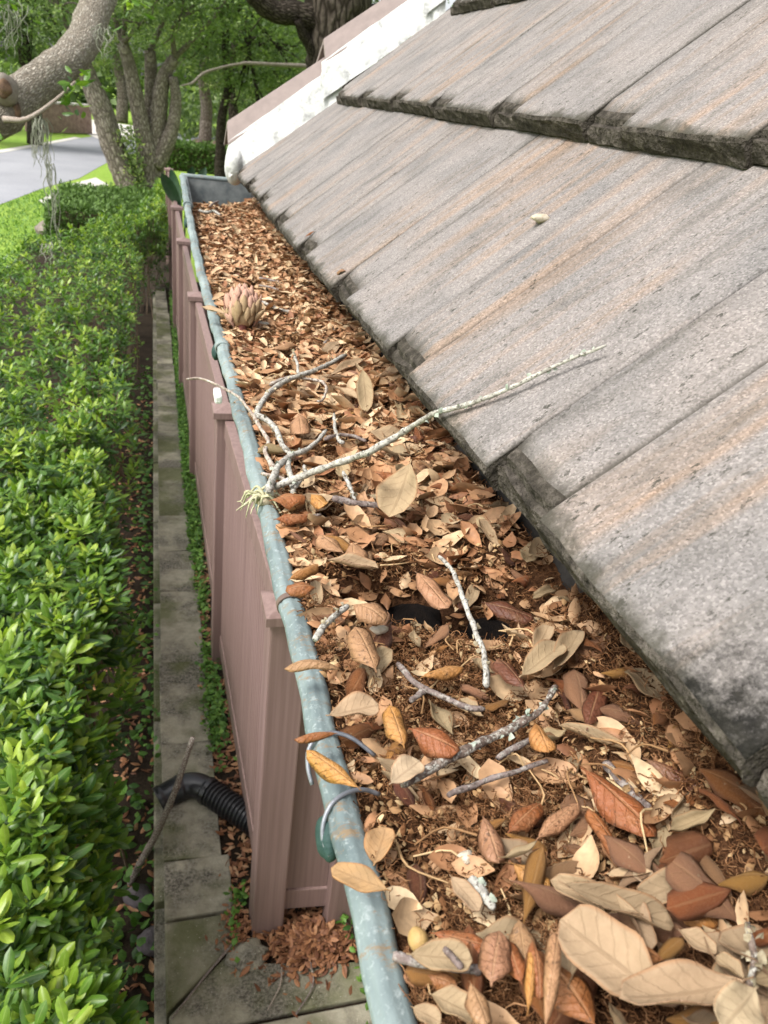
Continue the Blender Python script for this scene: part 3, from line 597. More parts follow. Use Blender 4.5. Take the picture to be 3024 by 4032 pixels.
TP = {
 'limb': [(-1.102, 6.3, 2.2892), (-0.907, 6.4857, 2.4434), (-0.7202, 6.6714, 2.6038), (-0.5884, 6.8571, 2.7163), (-0.4905, 7.0429, 2.8489), (-0.4417, 7.2286, 2.9897), (-0.3897, 7.4143, 3.1553), (-0.324, 7.6, 3.3375)],
 'fork_left': [(-0.7384, 26.0, -0.2174), (-1.0141, 26.0, 0.4217), (-1.2012, 26.0, 0.9694), (-1.3422, 26.0, 1.5071), (-1.4873, 26.0, 1.8776), (-1.6659, 26.0, 2.312), (-1.8362, 26.0, 2.8107)],
 'fork_mid': [(-0.2189, 26.5, -0.1384), (-0.2012, 26.5, 0.6275), (-0.3166, 26.5, 1.2351), (-0.4657, 26.5, 2.0204), (-0.6096, 26.5, 2.7787), (-0.7936, 26.5, 3.3947)],
 'fork_mid2': [(-0.0385, 26.7, -0.0128), (0.0185, 26.7, 0.634), (0.1216, 26.7, 1.4762), (0.2216, 26.7, 2.293), (0.3571, 26.7, 2.7807), (0.6176, 26.7, 3.1996)],
 'fork_mid3': [(-0.138, 27.0, 0.5951), (-0.1021, 27.0, 1.2308), (-0.0627, 27.0, 2.0545), (-0.046, 27.0, 2.8501), (-0.0574, 27.0, 3.313)],
 'fork_right': [(0.012, 26.5, 0.3113), (0.3296, 26.5, 0.8482), (0.5557, 26.5, 1.4506), (0.6481, 26.5, 2.1472), (0.5666, 26.5, 2.7281)],
 'thin1': [(2.2004, 30.0, 0.7891), (2.2335, 30.0, 1.7379), (2.4156, 30.0, 2.6747), (2.291, 30.0, 3.8079), (2.4176, 30.0, 4.6767), (2.594, 30.0, 5.3238)],
 'thin2': [(2.9813, 33.0, 0.9718), (2.8409, 33.0, 1.9902), (2.7052, 33.0, 2.9742), (2.8442, 33.0, 3.9599)],
 'bigoak': [(3.076, 15.0, 2.4093), (3.0368, 15.0, 3.1783), (2.9643, 15.0, 3.6624), (2.9502, 15.0, 4.1368), (2.862, 15.0, 4.8089)],
 'bigoak_l1': [(2.9992, 15.0, 3.594), (2.6798, 14.9, 3.7646), (2.2677, 14.8, 3.8449), (1.9022, 14.7, 3.8128), (1.6192, 14.6, 3.9258), (1.3944, 14.5, 4.1068)],
 'bigoak_l2': [(3.0918, 15.0, 3.5326), (3.2621, 15.0, 3.8705), (3.6798, 15.0, 4.0466), (4.0965, 15.0, 4.2472), (4.5076, 15.0, 4.495)],
 'bigoak_l3': [(2.6687, 14.9, 3.1822), (2.5203, 14.8, 3.4057), (2.3523, 14.7, 3.5713), (2.2429, 14.6, 3.7385)],
 'leftfar': [(-4.901, 34.0, -0.2162), (-4.7495, 34.0, 0.3097), (-4.6242, 34.0, 1.1236)],
 'paleb': [(0.5885, 20.0, 2.5632), (0.8495, 20.0, 2.6533), (1.0775, 20.0, 2.858), (1.47, 20.0, 3.0235), (1.8326, 20.0, 3.1268), (2.2327, 20.0, 3.1907)],
 'stick': [(-0.1482, 2.2563, -0.25), (-0.0959, 2.2472, -0.1), (-0.0332, 2.2043, 0.1), (0.026, 2.1887, 0.3), (0.0609, 2.2179, 0.4), (0.1002, 2.2255, 0.55)],
 'tuft': [(0.0863, 0.6937, 2.355)],
 'cone': [(0.1381, 1.3206, 2.35), (0.1513, 1.4573, 2.35)],
}
# ================================================================== THE SETTING
GZ = -.30          # lower ground: bed, lawn, street
meta(poly_sheet('lawn', [(-500, -60), (500, -60), (500, 600), (-500, 600)], GZ - .02, MAT['lawn']), kind='structure', label='bright green mown lawn beyond the hedge')
poly_sheet('road', [(-4.4, 12), (-3.95, 17), (-3.41, 20.6), (-2.83, 24.4), (-2.2, 27), (-1.56, 33.7), (-.8, 38), (3, 47), (14, 62), (60, 110), (60, 130), (12, 82), (3, 60), (-1.5, 52), (-3.3, 43), (-4.3, 37), (-5.2, 32), (-7.5, 24), (-14, 12)],
           GZ - .012, MAT['asphalt'], kind='structure', label='grey asphalt street curving behind the trees')
poly_sheet('kerb_strip', [(-2.72, 21.6), (-2.36, 25.1), (-2.08, 26.3), (-1.75, 27.6), (-1.3, 26), (-1.95, 24.3), (-2.3, 22.6), (-2.5, 21.2)], GZ - .004, MAT['paleconc'], kind='structure', label='pale concrete apron beside the street')
poly_sheet('kerb', [(-5.2, 32), (-4.3, 37), (-3.3, 43), (-3.6, 43.2), (-4.6, 37.2), (-5.6, 32), (-8, 24), (-7.5, 24)], GZ - .004, MAT['paleconc'], kind='structure', label='pale kerb along the far side of the street')
poly_sheet('driveway', [(-3.0, 45.2), (-2.4, 43), (-.6, 46), (-.4, 53), (-1.0, 58), (-5, 60), (-4.2, 50)], GZ - .004, MAT['paleconc'], kind='structure', label='pale driveway across the street')
poly_sheet('mulch_bed', [(.6, 33.5), (3.2, 40), (6, 52), (2.4, 52), (.8, 42)], GZ - .004, MAT['mulch'], kind='structure', label='pinkish mulch bed beyond the dark low hedge')
poly_sheet('planting_bed', [(-2.6, -.6), (0, -.6), (0, 12.2), (.3, 12.2), (.3, 16.5), (-1.2, 17.4), (-2.2, 16.3), (-2.5, 9)], GZ, MAT['soil'], kind='structure', label='dark soil bed under the hedge')
poly_sheet('soil_strip', [(.16, 1.1), (.75, 1.1), (.75, 12.4), (.16, 12.4)], 0.0, MAT['soil'], kind='structure', label='soil strip between concrete edging and brown fence')
# the earth that carries the raised strip
prism('terrace_earth', [(.05, -.8), (6, -.8), (6, 12.3), (.05, 12.3)], GZ - .01, -.012, MAT['soil'], kind='structure')

# ---- concrete edging wall: every block its own piece
ew = empty('concrete_edging', (.1, 1.5, GZ), label='weathered concrete block edging between the hedge and the brown fence', cat='edging')
js = [2.13, 2.75, 3.34, 4.0, 4.45, 4.94, 5.72, 6.47, 7.05, 7.7, 8.3, 9.0, 9.7, 10.4, 11.1, 11.85]
for a, b_ in zip(js, js[1:]):
    x0 = -.012 + rnd.uniform(-.006, .006); x1 = .200 - .009 * (a - 3.5) + rnd.uniform(-.008, .008) ; dz = rnd.uniform(-.006, .008)
    o = prism('block', [(x0, a + .002), (x1, a + .002 + rnd.uniform(-.02, .03)), (x1 + rnd.uniform(-.004, .004), b_ - .002), (x0 + rnd.uniform(-.004, .004), b_ - .002)], GZ - .05, .02 + dz * .5, MAT['concrete'], ew, .004)
# corner pieces: the mitred block and the slab that turns toward the house
prism('block', [(-.012, 1.545), (.205, 1.735), (.232, 1.865), (-.012, 1.865)], GZ - .05, .022, MAT['concrete'], ew, .008)
prism('block', [(-.012, 1.877), (.232, 1.877), (.236, 2.118), (-.012, 2.118)], GZ - .05, .026, MAT['concrete'], ew, .008)
prism('slab', [(-.004, 1.535), (.213, 1.725), (.30, 1.66), (.66, 1.60), (.70, 1.475), (.02, 1.475)], GZ - .05, .018, MAT['concrete'], ew, .006)
prism('slab', [(-.012, 1.0), (.75, 1.0), (.72, 1.463), (-.012, 1.463)], GZ - .05, .012, MAT['concrete'], ew, .006)
# lower course of the edging wall
for i in range(11):
    y0 = 1.0 + i; box('lower_block', -.05, .05, y0 + .01, y0 + .985, GZ - .1, -.06 + rnd.uniform(-.01, .01), MAT['concrete'], ew, .008)
# broken rubble patch
def lump(name, c, r, mat, parent=None, seed=0, sub=3, amp=.22, **k):
    import bmesh
    bm = bmesh.new(); bmesh.ops.create_icosphere(bm, subdivisions=sub, radius=1)
    P = np.array([v.co[:] for v in bm.verts]); nn = vnoise(P * 2.2, seed, 4)
    for v, q, n_ in zip(bm.verts, P, nn): v.co = Vector(q * (1 + amp * n_) * np.array(r)) + Vector(c)
    me = bpy.data.meshes.new(name); bm.to_mesh(me); bm.free(); me.materials.append(mat)
    for p_ in me.polygons: p_.use_smooth = True
    return link(name, me, parent, **k)
lump('concrete_rubble', (.265, 1.70, .018), (.075, .055, .03), MAT['concrete'], seed=3, label='rough grey broken concrete lump beside the fence corner', cat='rubble')
lump('rock', (-.115, 2.2, GZ + .03), (.06, .05, .05), MAT['rock'], seed=5, label='dark wet looking rock in the bed below the edging', cat='rock', group='rocks in the planting bed')
lump('rock', (-.06, 2.0, GZ + .03), (.055, .06, .05), MAT['rock'], seed=9, label='purplish rock lying against the concrete edging', cat='rock', group='rocks in the planting bed')

# ================================================================== HOUSE with tiled roof
Wt, S = .30, .348
TH, TH2 = .7584, .678
EX, EZ = .2316, CAMZ - .2297
t_dir = Vector((math.cos(TH2), 0, math.sin(TH2))); n_dir = Vector((-math.sin(TH2), 0, math.cos(TH2)))
house = empty('house', (1.0, 1.0, 0), label='house with a grey concrete tile roof above the gutter', cat='house')
box('wall', .78, 5.5, -1.5, 2.5, GZ, 2.36, MAT['stucco'], house)
box('soffit', .36, .785, -1.5, 2.52, 2.235, 2.25, MAT['fascia'], house)
box('fascia', .335, .36, -1.5, 2.56, 2.225, 2.435, MAT['fascia'], house)
def rake_y(x): return 2.60 - .30 * (x - .2)
roof = None
# roof deck: slab just under the tiles
nose = lambda c: Vector((EX + c * S * math.cos(TH), 0, EZ + c * S * math.sin(TH)))
d0 = nose(0) + Vector((.10, 0, -.02)); d1 = nose(6) + Vector((.10, 0, -.02))
V = []
for p_ in (d0, d1):
    for y in (-1.4, rake_y(p_.x) + .05):
        for dz in (0, -.03): V.append((p_.x, y, p_.z + dz))
roof = link('roof_slope', mesh('roof_slope', V, [(0, 2, 6, 4), (1, 5, 7, 3), (0, 4, 5, 1), (2, 3, 7, 6), (0, 1, 3, 2), (4, 6, 7, 5)], MAT['fascia'], smooth=False), house)
# far side of the hip
V = [(d0.x, rake_y(d0.x) + .06, d0.z), (d1.x, rake_y(d1.x) + .06, d1.z), (d1.x, rake_y(d1.x) + 2.2, d0.z), (d0.x, rake_y(d0.x) + .12, d0.z - .03)]
link('far_roof_slope', mesh('far_roof_slope', V, [(0, 1, 2, 3)], MAT['cap'], smooth=False), house)

def tile_mesh(seed):
    g = np.random.default_rng(seed)
    r = .29 * Wt; gp = .0011
    xs = [gp, gp + .0022, .03, .055, r - .0035, r - .001, r, r + .0008, r + .0035, .115, .14, .165, .19, .215, .245, .27, Wt - gp - .0022, Wt - gp]
    top_z = {0: -.0034, 5: -.0026, 6: -.0034, 7: -.0026, len(xs) - 1: -.0034}
    ys = [0, .004, .014, .03, .06, .11, .18, .26, .34, .43]
    V = []; n = len(xs); 
    jn = vnoise(np.array([(x * 55, seed, 0) for x in xs]), seed, 4); 
    for k, y in enumerate(ys):
        for i, x in enumerate(xs):
            rec = i <= 6
            y0 = (.014 if rec else 0) + .0030 * jn[i] * (1.6 if rec else .7)
            yy = y0 + y if k < 4 else max(y, y0 + .032 + .001 * k)
            z = top_z.get(i, 0.) + g.normal(0, .0004)
            if k == 0: z -= .007 if rec else .0045
            if k == 1: z -= .0015
            if rec and k < 3: z -= .003
            V.append((x, yy, z))
    F = []; mi = []
    for k in range(len(ys) - 1):
        for i in range(n - 1):
            F.append((k * n + i, k * n + i + 1, (k + 1) * n + i + 1, (k + 1) * n + i)); mi.append(1 if (k == 0) or (k < 2 and i < 6) else 0)
    # butt end, rows going down
    base = len(V); rows = [(-.010, .6), (-.018, .2), (-.025, .0), (-.028, -.004)]
    for zi, (z, f) in enumerate(rows):
        for i, x in enumerate(xs):
            y0 = V[i][1]
            V.append((x, y0 * max(f, 0) + (.003 if zi == 3 else 0) + g.normal(0, .0012), z + g.normal(0, .001)))
    for zi in range(4):
        for i in range(n - 1):
            a = i if zi == 0 else base + (zi - 1) * n + i
            b = base + zi * n + i
            F.append((a, b, b + 1, a + 1)); mi.append(1)
    # sides and back
    last = (len(ys) - 1) * n; bl = base + 3 * n
    k = len(V); V += [(xs[0], .43, -.018), (xs[-1], .43, -.018)]
    F.append(tuple([j * n for j in range(len(ys))] + [k] + [base + j * n for j in (3, 2, 1, 0)])); mi.append(1)
    F.append(tuple([base + j * n + n - 1 for j in (0, 1, 2, 3)] + [k + 1] + [j * n + n - 1 for j in range(len(ys) - 1, -1, -1)])); mi.append(1)
    F.append((bl, k, k + 1, bl + n - 1)); mi.append(1)
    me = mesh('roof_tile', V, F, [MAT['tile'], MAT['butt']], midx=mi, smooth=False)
    me.polygons.foreach_set('use_smooth', [m_ == 0 for m_ in mi])
    return me
tiles = [tile_mesh(s) for s in range(6)]
for c in range(6):
    P0 = nose(c)
    first = .19 if c % 2 == 0 else .04
    for k in range(-4, 10):
        yn = first + k * Wt + rnd.uniform(-.002, .002)
        if yn > rake_y(P0.x + .28) + .16: continue
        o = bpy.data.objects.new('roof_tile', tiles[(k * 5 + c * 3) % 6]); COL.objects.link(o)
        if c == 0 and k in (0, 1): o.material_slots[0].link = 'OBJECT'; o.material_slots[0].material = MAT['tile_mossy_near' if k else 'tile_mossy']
        j = rnd.uniform(-.004, .004)
        pos = P0 + Vector((0, yn, 0)) + n_dir * rnd.uniform(-.001, .0015) + t_dir * j
        o.matrix_world = Matrix(((0, t_dir.x, n_dir.x, pos.x), (-1, 0, 0, pos.y), (0, t_dir.z, n_dir.z, pos.z), (0, 0, 0, 1)))
        o.parent = roof
# hip: smooth brown cap tiles bedded in white mortar
def hip_frame(c, f):
    """point on the tile plane of course c at fraction f of its exposure, along the hip line"""
    p_ = nose(c) + t_dir * (S * f * 1.02)
    return Vector((p_.x, rake_y(p_.x), p_.z))
hipd = (hip_frame(0, 1) - hip_frame(0, 0)).normalized()
for c in range(0, 6):
    a = hip_frame(c, -.02 if c else -.06); b_ = hip_frame(c, 1.12)
    prof = [(.030, .080), (.090, .140), (.20, .075), (.197, .060), (.090, .124), (.036, .069)]    # (y off, height) closed
    V = []; F = []
    for e, q in enumerate((a, b_)):
        h0 = .006 if e == 0 else -.012
        for (dy, h) in prof: V.append(q + Vector((0, dy, 0)) + Vector((-.35 * 0, 0, 1)) * (h + h0))
    n = len(prof)
    F = [(i, (i + 1) % n, n + (i + 1) % n, n + i) for i in range(n)] + [tuple(range(n))[::-1], tuple(range(n, 2 * n))]
    me = mesh('hip_cap', [tuple(v) for v in V], F, MAT['cap'], smooth=False); bevel_mesh(me, .004)
    link('hip_cap', me, roof)
    # mortar fillet: lumpy strip from the tile surface up to the cap
    nu, nv = 40, 8; V = []
    for i in range(nu + 1):
        f = -.05 + 1.12 * i / nu; q = hip_frame(c, f)
        for j in range(nv + 1):
            t = j / nv
            nz = vnoise(np.array([[i * .35, j * .5, c * 7.]]), 3, 3)[0]; ed = vnoise(np.array([[i * 1.1, 0, c * 3.]]), 8, 3)[0]
            y = -.006 + .006 * ed * (1 - t) ** 2 + .044 * t; h = -.006 + .098 * t
            bul = .003 * math.sin(PI * t)
            V.append((q.x - .002, q.y + y - bul + .0028 * nz, q.z + h + .002 * nz))
    F = [(i * (nv + 1) + j, i * (nv + 1) + j + 1, (i + 1) * (nv + 1) + j + 1, (i + 1) * (nv + 1) + j) for i in range(nu) for j in range(nv)]
    F = [f[::-1] for f in F]
    link('mortar_bed', mesh('mortar_bed', V, F, MAT['mortar']), roof)
    q = hip_frame(c, -.03)
    if c: lump('mortar_collar', (q.x + .020, q.y + .030, q.z + .050), (.030, .016, .048), MAT['mortar'], roof, seed=20 + c, amp=.14)
    else: lump('mortar_collar', (q.x + .016, q.y + .045, q.z + .03), (.034, .06, .062), MAT['mortar'], roof, seed=20, amp=.10)
# small things on the tiles
def on_tile(x, y, c=0, off=0.):
    P0 = nose(c); return Vector((x, y, P0.z + (x - P0.x) * math.tan(TH2) + off / math.cos(TH2)))
lump('shell_flake', on_tile(.401, .823, 0, .004), (.011, .008, .005), MAT['shell'], seed=2, sub=2, amp=.4, label='small off white flake resting on the roof tile joint', cat='flake')

# ================================================================== GUTTER
def lip_z(y): 
    t = min(max((y - 1.6) / 1.4, 0), 1); t = t * t * (3 - 2 * t)
    return CAMZ - .36 + .072 * t
def lip_x(y): return .0975 + .004 * math.sin(y * 2.1) - .005 * min(max((y - 1.4) / 1.6, 0), 1)
gut = empty('rain_gutter', (.2, 1.5, 2.2), label='blue green weathered metal rain gutter filled with dead leaves', cat='gutter')
Ys = np.concatenate([np.linspace(-.35, 3.0, 120)])
# rolled bead
ns = 28; V = []; rb = .0090
for y in Ys:
    for j in range(ns):
        a = 2 * PI * j / ns; rr = rb * (1.0 + .0)
        wob = .0008 * math.sin(31 * y) + .0006 * math.sin(77 * y + 1)
        px = lip_x(y) + (rr * 1.12) * math.cos(a) + wob; pz = lip_z(y) - rb + rr * math.sin(a) + wob
        if j in (6, 11): px -= .0009 * math.cos(a); pz -= .0011 * math.sin(a)
        V.append((px, y, pz))
n = len(Ys)
F = [(i * ns + j, (i + 1) * ns + j, (i + 1) * ns + (j + 1) % ns, i * ns + (j + 1) % ns) for i in range(n - 1) for j in range(ns)]
F = [f[::-1] for f in F] + [tuple(range(ns)), tuple(range((n - 1) * ns, n * ns))[::-1]]
link('lip', mesh('lip', V, F, MAT['patina']), gut)
# trough (double walled sheet)
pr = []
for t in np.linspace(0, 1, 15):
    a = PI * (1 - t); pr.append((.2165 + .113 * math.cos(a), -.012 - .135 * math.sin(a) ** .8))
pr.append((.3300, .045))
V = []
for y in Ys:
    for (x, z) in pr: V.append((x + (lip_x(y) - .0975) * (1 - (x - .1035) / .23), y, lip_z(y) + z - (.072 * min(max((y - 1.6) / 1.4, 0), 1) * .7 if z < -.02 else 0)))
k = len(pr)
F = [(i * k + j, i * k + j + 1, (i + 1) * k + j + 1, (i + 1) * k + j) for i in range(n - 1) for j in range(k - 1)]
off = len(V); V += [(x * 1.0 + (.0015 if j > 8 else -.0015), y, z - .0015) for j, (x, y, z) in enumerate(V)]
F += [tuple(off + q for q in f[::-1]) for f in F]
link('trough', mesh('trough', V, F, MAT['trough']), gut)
# end cap with a folded rim
ye = 3.0; arc = [(x + (lip_x(ye) - .0975) * (1 - (x - .1035) / .23), z) for x, z in pr[:-1]]
V = [(x, ye - .006, lip_z(ye) + z - (.05 if z < -.02 else 0)) for x, z in arc] + [(x, ye + .002, lip_z(ye) + z - (.05 if z < -.02 else 0)) for x, z in arc]
k = len(arc); F = [tuple(range(k)), tuple(range(k, 2 * k))[::-1]]
ec = link('end_cap', mesh('end_cap', V, F, MAT['gutter_in'], smooth=False), gut)
tube('rim', [(arc[0][0] - .01, ye, lip_z(ye) - .006), (.2, ye, lip_z(ye) - .006), (.33, ye, lip_z(ye) - .004)], .0085, MAT['patina'], ec, 8)
tube('seam', [(lip_x(ye) + .012, ye - .01, lip_z(ye) - .01), (lip_x(2.8) + .016, 2.8, lip_z(2.8) - .03), (lip_x(2.55) + .015, 2.55, lip_z(2.55) - .03)], .005, MAT['gutter_in'], gut, 6)
# joint sleeves on the lip
def ring(name, y, mat, r, w, parent, x=0, z=0, a0=0, a1=2 * PI, tk=.0012):
    m = 22; V = []; F = []
    for yy in (y - w / 2, y + w / 2):
        for rr in (r, r + tk):
            for j in range(m + 1):
                a = a0 + (a1 - a0) * j / m; V.append((lip_x(y) + x + rr * 1.12 * math.cos(a), yy, lip_z(y) - rb + z + rr * math.sin(a)))
    q = m + 1
    for j in range(m):
        F += [(q + j, q + j + 1, 3 * q + j + 1, 3 * q + j), (j + 1, j, 2 * q + j, 2 * q + j + 1), (j, j + 1, q + j + 1, q + j), (2 * q + j + 1, 2 * q + j, 3 * q + j, 3 * q + j + 1)]
    return link(name, mesh(name, V, F, mat, smooth=False), parent)
ring('joint_sleeve', 2.47, MAT['patina'], rb + .0008, .03, gut, tk=.002)
ring('joint_sleeve', 1.235, MAT['patina'], rb + .0006, .018, gut, tk=.0016)
ring('split_band', .523, MAT['fascia'], rb + .0005, .006, gut, tk=.001)
# tie wires and the green strap ends outside the lip
for pts in ([(.130, .352, 2.330), (.116, .360, 2.339), (.104, .364, 2.3415), (.094, .363, 2.3405), (.0875, .358, 2.335), (.0862, .350, 2.328), (.088, .342, 2.321)],
            [(.124, .318, 2.333), (.114, .317, 2.3395), (.103, .315, 2.3415), (.0925, .310, 2.339), (.0868, .303, 2.332), (.0862, .296, 2.325), (.089, .290, 2.320)]):
    tube('tie_wire', pts, .0014, MAT['wire'], gut, 8)
def strap(y, s=1., parent=None):
    """cupped green end of a strap hugging the outside of the lip"""
    lump('strap_end', (lip_x(y) - .010, y, lip_z(y) - .020), (.0065, .017 * s, .016 * s), MAT['green_cu'], parent, seed=int(y * 10), sub=3, amp=.08)
for y, s in ((.303, .8), (1.245, .8), (2.3, .8)): strap(y, s, gut)
box('white_clip', .072, .082, 1.005, 1.04, 2.322, 2.334, MAT['clip'], gut, .003)

# ================================================================== FENCE
fence = empty('fence', (.3, 5, 0), label='mauve brown vinyl privacy fence standing below the gutter', cat='fence')
FH = 1.40
posts = [(.345, 1.825), (.302, 3.37), (.272, 5.51), (.251, 7.58), (.240, 9.70), (.231, 11.80), (.222, 13.9)]
V, F = box_arrays(-.056, .056, -.056, .056, -.05, FH); pm = bevel_mesh(mesh('post', V, F, MAT['vinyl'], smooth=False), .006)
V = [(-.07, -.07, FH - .012), (.07, -.07, FH - .012), (.07, .07, FH - .012), (-.07, .07, FH - .012), (-.07, -.07, FH + .016), (.07, -.07, FH + .016), (.07, .07, FH + .016), (-.07, .07, FH + .016), (0, 0, FH + .04)]
cm = mesh('cap', V, [(3, 2, 1, 0), (0, 1, 5, 4), (1, 2, 6, 5), (2, 3, 7, 6), (3, 0, 4, 7), (4, 5, 8), (5, 6, 8), (6, 7, 8), (7, 4, 8)], MAT['vinyl'], smooth=False)
# a reeded tongue and groove board, .14 wide along local y
bw = .14; prof = []
for i in range(29):
    y = -bw / 2 + bw * i / 28; prof.append((-.011 - .005 * (0 if i in (0, 28) else (1 if (i % 7) in (2, 3, 4, 5) else 0)), y))
V = []; 
for z in (.12, FH - .07):
    V += [(x, y, z) for x, y in prof] + [(.011, bw / 2, z), (.011, -bw / 2, z)]
k = len(prof) + 2; F = [(i, (i + 1) % k, k + (i + 1) % k, k + i) for i in range(k)]
F = [f[::-1] for f in F] + [tuple(range(k)), tuple(range(k, 2 * k))[::-1]]
bmesh_board = mesh('board', V, F, MAT['vinyl'], smooth=False)
def place(me, name, x, y, rz, parent, sx=1., sy=1.):
    o = bpy.data.objects.new(name, me); COL.objects.link(o); o.parent = parent
    o.matrix_parent_inverse = Matrix.Translation(-parent.location)
    o.location = (x, y, 0); o.rotation_euler = (0, 0, rz); o.scale = (sx, sy, 1); return o
def add_post(x, y):
    o = place(pm, 'post', x, y, 0, fence); c = bpy.data.objects.new('cap', cm); COL.objects.link(c); c.parent = o
def panel(a, b):
    a, b = Vector((*a, 0)), Vector((*b, 0)); d = b - a; L = d.length; rz = math.atan2(d.y, d.x) - PI / 2
    n_ = max(1, round((L - .112) / bw)); step = (L - .112) / n_
    for i in range(n_):
        q = a + d.normalized() * (.056 + step * (i + .5)); place(bmesh_board, 'board', q.x, q.y, rz, fence, 1, step / bw * .994)
    for z0, z1, w_ in ((.09, .19, .021), (FH - .11, FH - .02, .021)):
        V, F = box_arrays(-w_, w_, .05, L - .05, z0, z1); me = bevel_mesh(mesh('rail', V, F, MAT['vinyl'], smooth=False), .004)
        place(me, 'rail', a.x, a.y, rz, fence)
for q in posts: add_post(*q)
for a, b in zip(posts, posts[1:]): panel(a, b)
add_post(.61, 1.80); panel(posts[0], (.61, 1.80))

# ================================================================== CORRUGATED DRAIN PIPE
pipe = empty('drain_pipe', (.15, 2.4, 0), label='black corrugated plastic drain pipe poking out beside the fence', cat='pipe')
zc = .062
P = catmull([(.62, 1.98, zc), (.45, 2.10, zc), (.33, 2.24, zc), (.165, 2.42, zc)], 60)
L = np.concatenate([[0], np.cumsum(np.linalg.norm(np.diff(P, axis=0), axis=1))])
Q = np.array([[np.interp(l, L, P[:, i]) for i in range(3)] for l in np.arange(0, L[-1], .0022)])
rad = .0505 + .0062 * np.clip(1.6 * np.sin(2 * PI * np.arange(len(Q)) * .0022 / .0198), -1, 1)
V, F, uv = tube_arrays(Q, rad, 22, 0, False); link('corrugated_pipe', mesh('corrugated_pipe', V, F, MAT['black'], uv=uv), pipe)
P = catmull([(.18, 2.405, zc), (.15, 2.432, zc + .002), (.115, 2.45, zc + .003), (.075, 2.452, zc), (.02, 2.437, zc - .012), (-.03, 2.418, zc - .028)], 8)
s_ = np.linspace(0, 1, len(P)); rad = np.where(s_ < .12, .058, np.where((s_ > .62) & (s_ < .68), .057, np.where(s_ > .9, .058, .053)))
V, F, uv = tube_arrays(P, rad, 22, 0, False); V2, F2, _ = tube_arrays(P, rad - .004, 22, 0, False)
Vj, Fj, uj = join([(V, F, uv), (V2, F2[:, ::-1], uv)]); m_ = len(V); e0 = np.arange((len(P) - 1) * 22, len(P) * 22); e1 = np.roll(e0.reshape(-1), -1)
Fj = np.vstack([Fj, np.stack([e0, e1, e1 + m_, e0 + m_], -1)])
link('elbow', mesh('elbow', Vj, Fj, MAT['black'], uv=uj), pipe)
# ================================================================== LITTER IN THE GUTTER
def litter_z(x, y):
    x = np.asarray(x, float); y = np.asarray(y, float)
    z = CAMZ - .372 + 0 * x
    p = np.stack([x * 30, y * 30, 0 * x], -1).reshape(-1, 3)
    z = z + .006 * vnoise(p, 4, 3).reshape(x.shape)
    for cx, cy, rx, ry, d in ((.205, .530, .042, .026, .060), (.275, .492, .038, .028, .085), (.128, .28, .012, .05, .012), (.125, .36, .012, .03, .012)):
        z = z - d * np.exp(-((x - cx) / rx) ** 2 - ((y - cy) / ry) ** 2)
    z = z + .010 * np.exp(-((x - .22) / .08) ** 2 - ((y - .2) / .07) ** 2)
    z = z + .033 * np.clip((x - .225) / .09, 0, 1) ** 1.2
    z = z + .024 * np.clip((.62 - y) / .3, 0, 1) * np.clip((x - .25) / .07, 0, 1)
    return z
nx, ny = 46, 420
gx, gy = np.meshgrid(np.linspace(.104, .3295, nx), np.concatenate([np.linspace(-.1, 1.2, 280), np.linspace(1.21, 2.93, ny - 280)]))
gz = litter_z(gx, gy) - .02 * np.clip((gy - 2.6) / .3, 0, 1)
V = np.stack([gx, gy, gz + rng.normal(0, .0011, gx.shape)], -1).reshape(-1, 3)
i, j = np.meshgrid(np.arange(ny - 1), np.arange(nx - 1), indexing='ij'); a = i * nx + j
link('debris_bed', mesh('debris_bed', V, np.stack([a, a + 1, a + nx + 1, a + nx], -1).reshape(-1, 4), MAT['litter']), label='matted brown debris filling the gutter', cat='debris', kind='stuff')
def in_hole(x, y): return ((np.asarray(x) - .205) / .040) ** 2 + ((np.asarray(y) - .530) / .026) ** 2 < 1
def in_hole2(x, y): return in_hole(x, y) | (((np.asarray(x) - .275) / .038) ** 2 + ((np.asarray(y) - .492) / .026) ** 2 < 1)
def sample_y(n, g, y0, y1, pw=1.0):
    """denser near the camera: p ~ 1/y^pw"""
    u = g.random(n)
    if pw == 1.0: return y0 * (y1 / y0) ** u
    q = 1 - pw; return (y0 ** q + u * (y1 ** q - y0 ** q)) ** (1 / q)
# curly fibres
nf = 46000
g = np.random.default_rng(3)
fy = sample_y(nf, g, .16, 2.8, 1.35); fx = g.uniform(.108, .326, nf)
dens = vnoise(np.stack([fx * 22, fy * 14, 0 * fx], -1), 12, 2)
keep = ((dens > -.25) | (g.random(nf) < .35)) & (litter_z(fx, fy) > CAMZ - .392); fx, fy = fx[keep], fy[keep]; nf = len(fx)
ns_ = 5; L_ = g.uniform(.004, .015, nf) * (.8 + .35 * fy); hd = g.uniform(0, 2 * PI, nf); curv = g.normal(0, 1.1, (nf, ns_))
pts = np.zeros((nf, ns_, 3)); pts[:, 0] = np.stack([fx, fy, litter_z(fx, fy) + g.uniform(-.001, .009, nf)], -1); el = g.normal(.05, .5, nf)
for s_i in range(1, ns_):
    hd = hd + curv[:, s_i]; el = el * .6 + g.normal(0, .45, nf); st = L_ / (ns_ - 1)
    pts[:, s_i] = pts[:, s_i - 1] + np.stack([np.cos(hd) * np.cos(el), np.sin(hd) * np.cos(el), np.sin(el)], -1) * st[:, None]
rf = g.uniform(.00018, .00050, nf) * (.75 + .5 * fy)
T = np.gradient(pts, axis=1); T /= np.linalg.norm(T, axis=2)[..., None] + 1e-12
A = np.cross(T, np.array([.1, .2, 1.])); A /= np.linalg.norm(A, axis=2)[..., None] + 1e-12; B = np.cross(T, A)
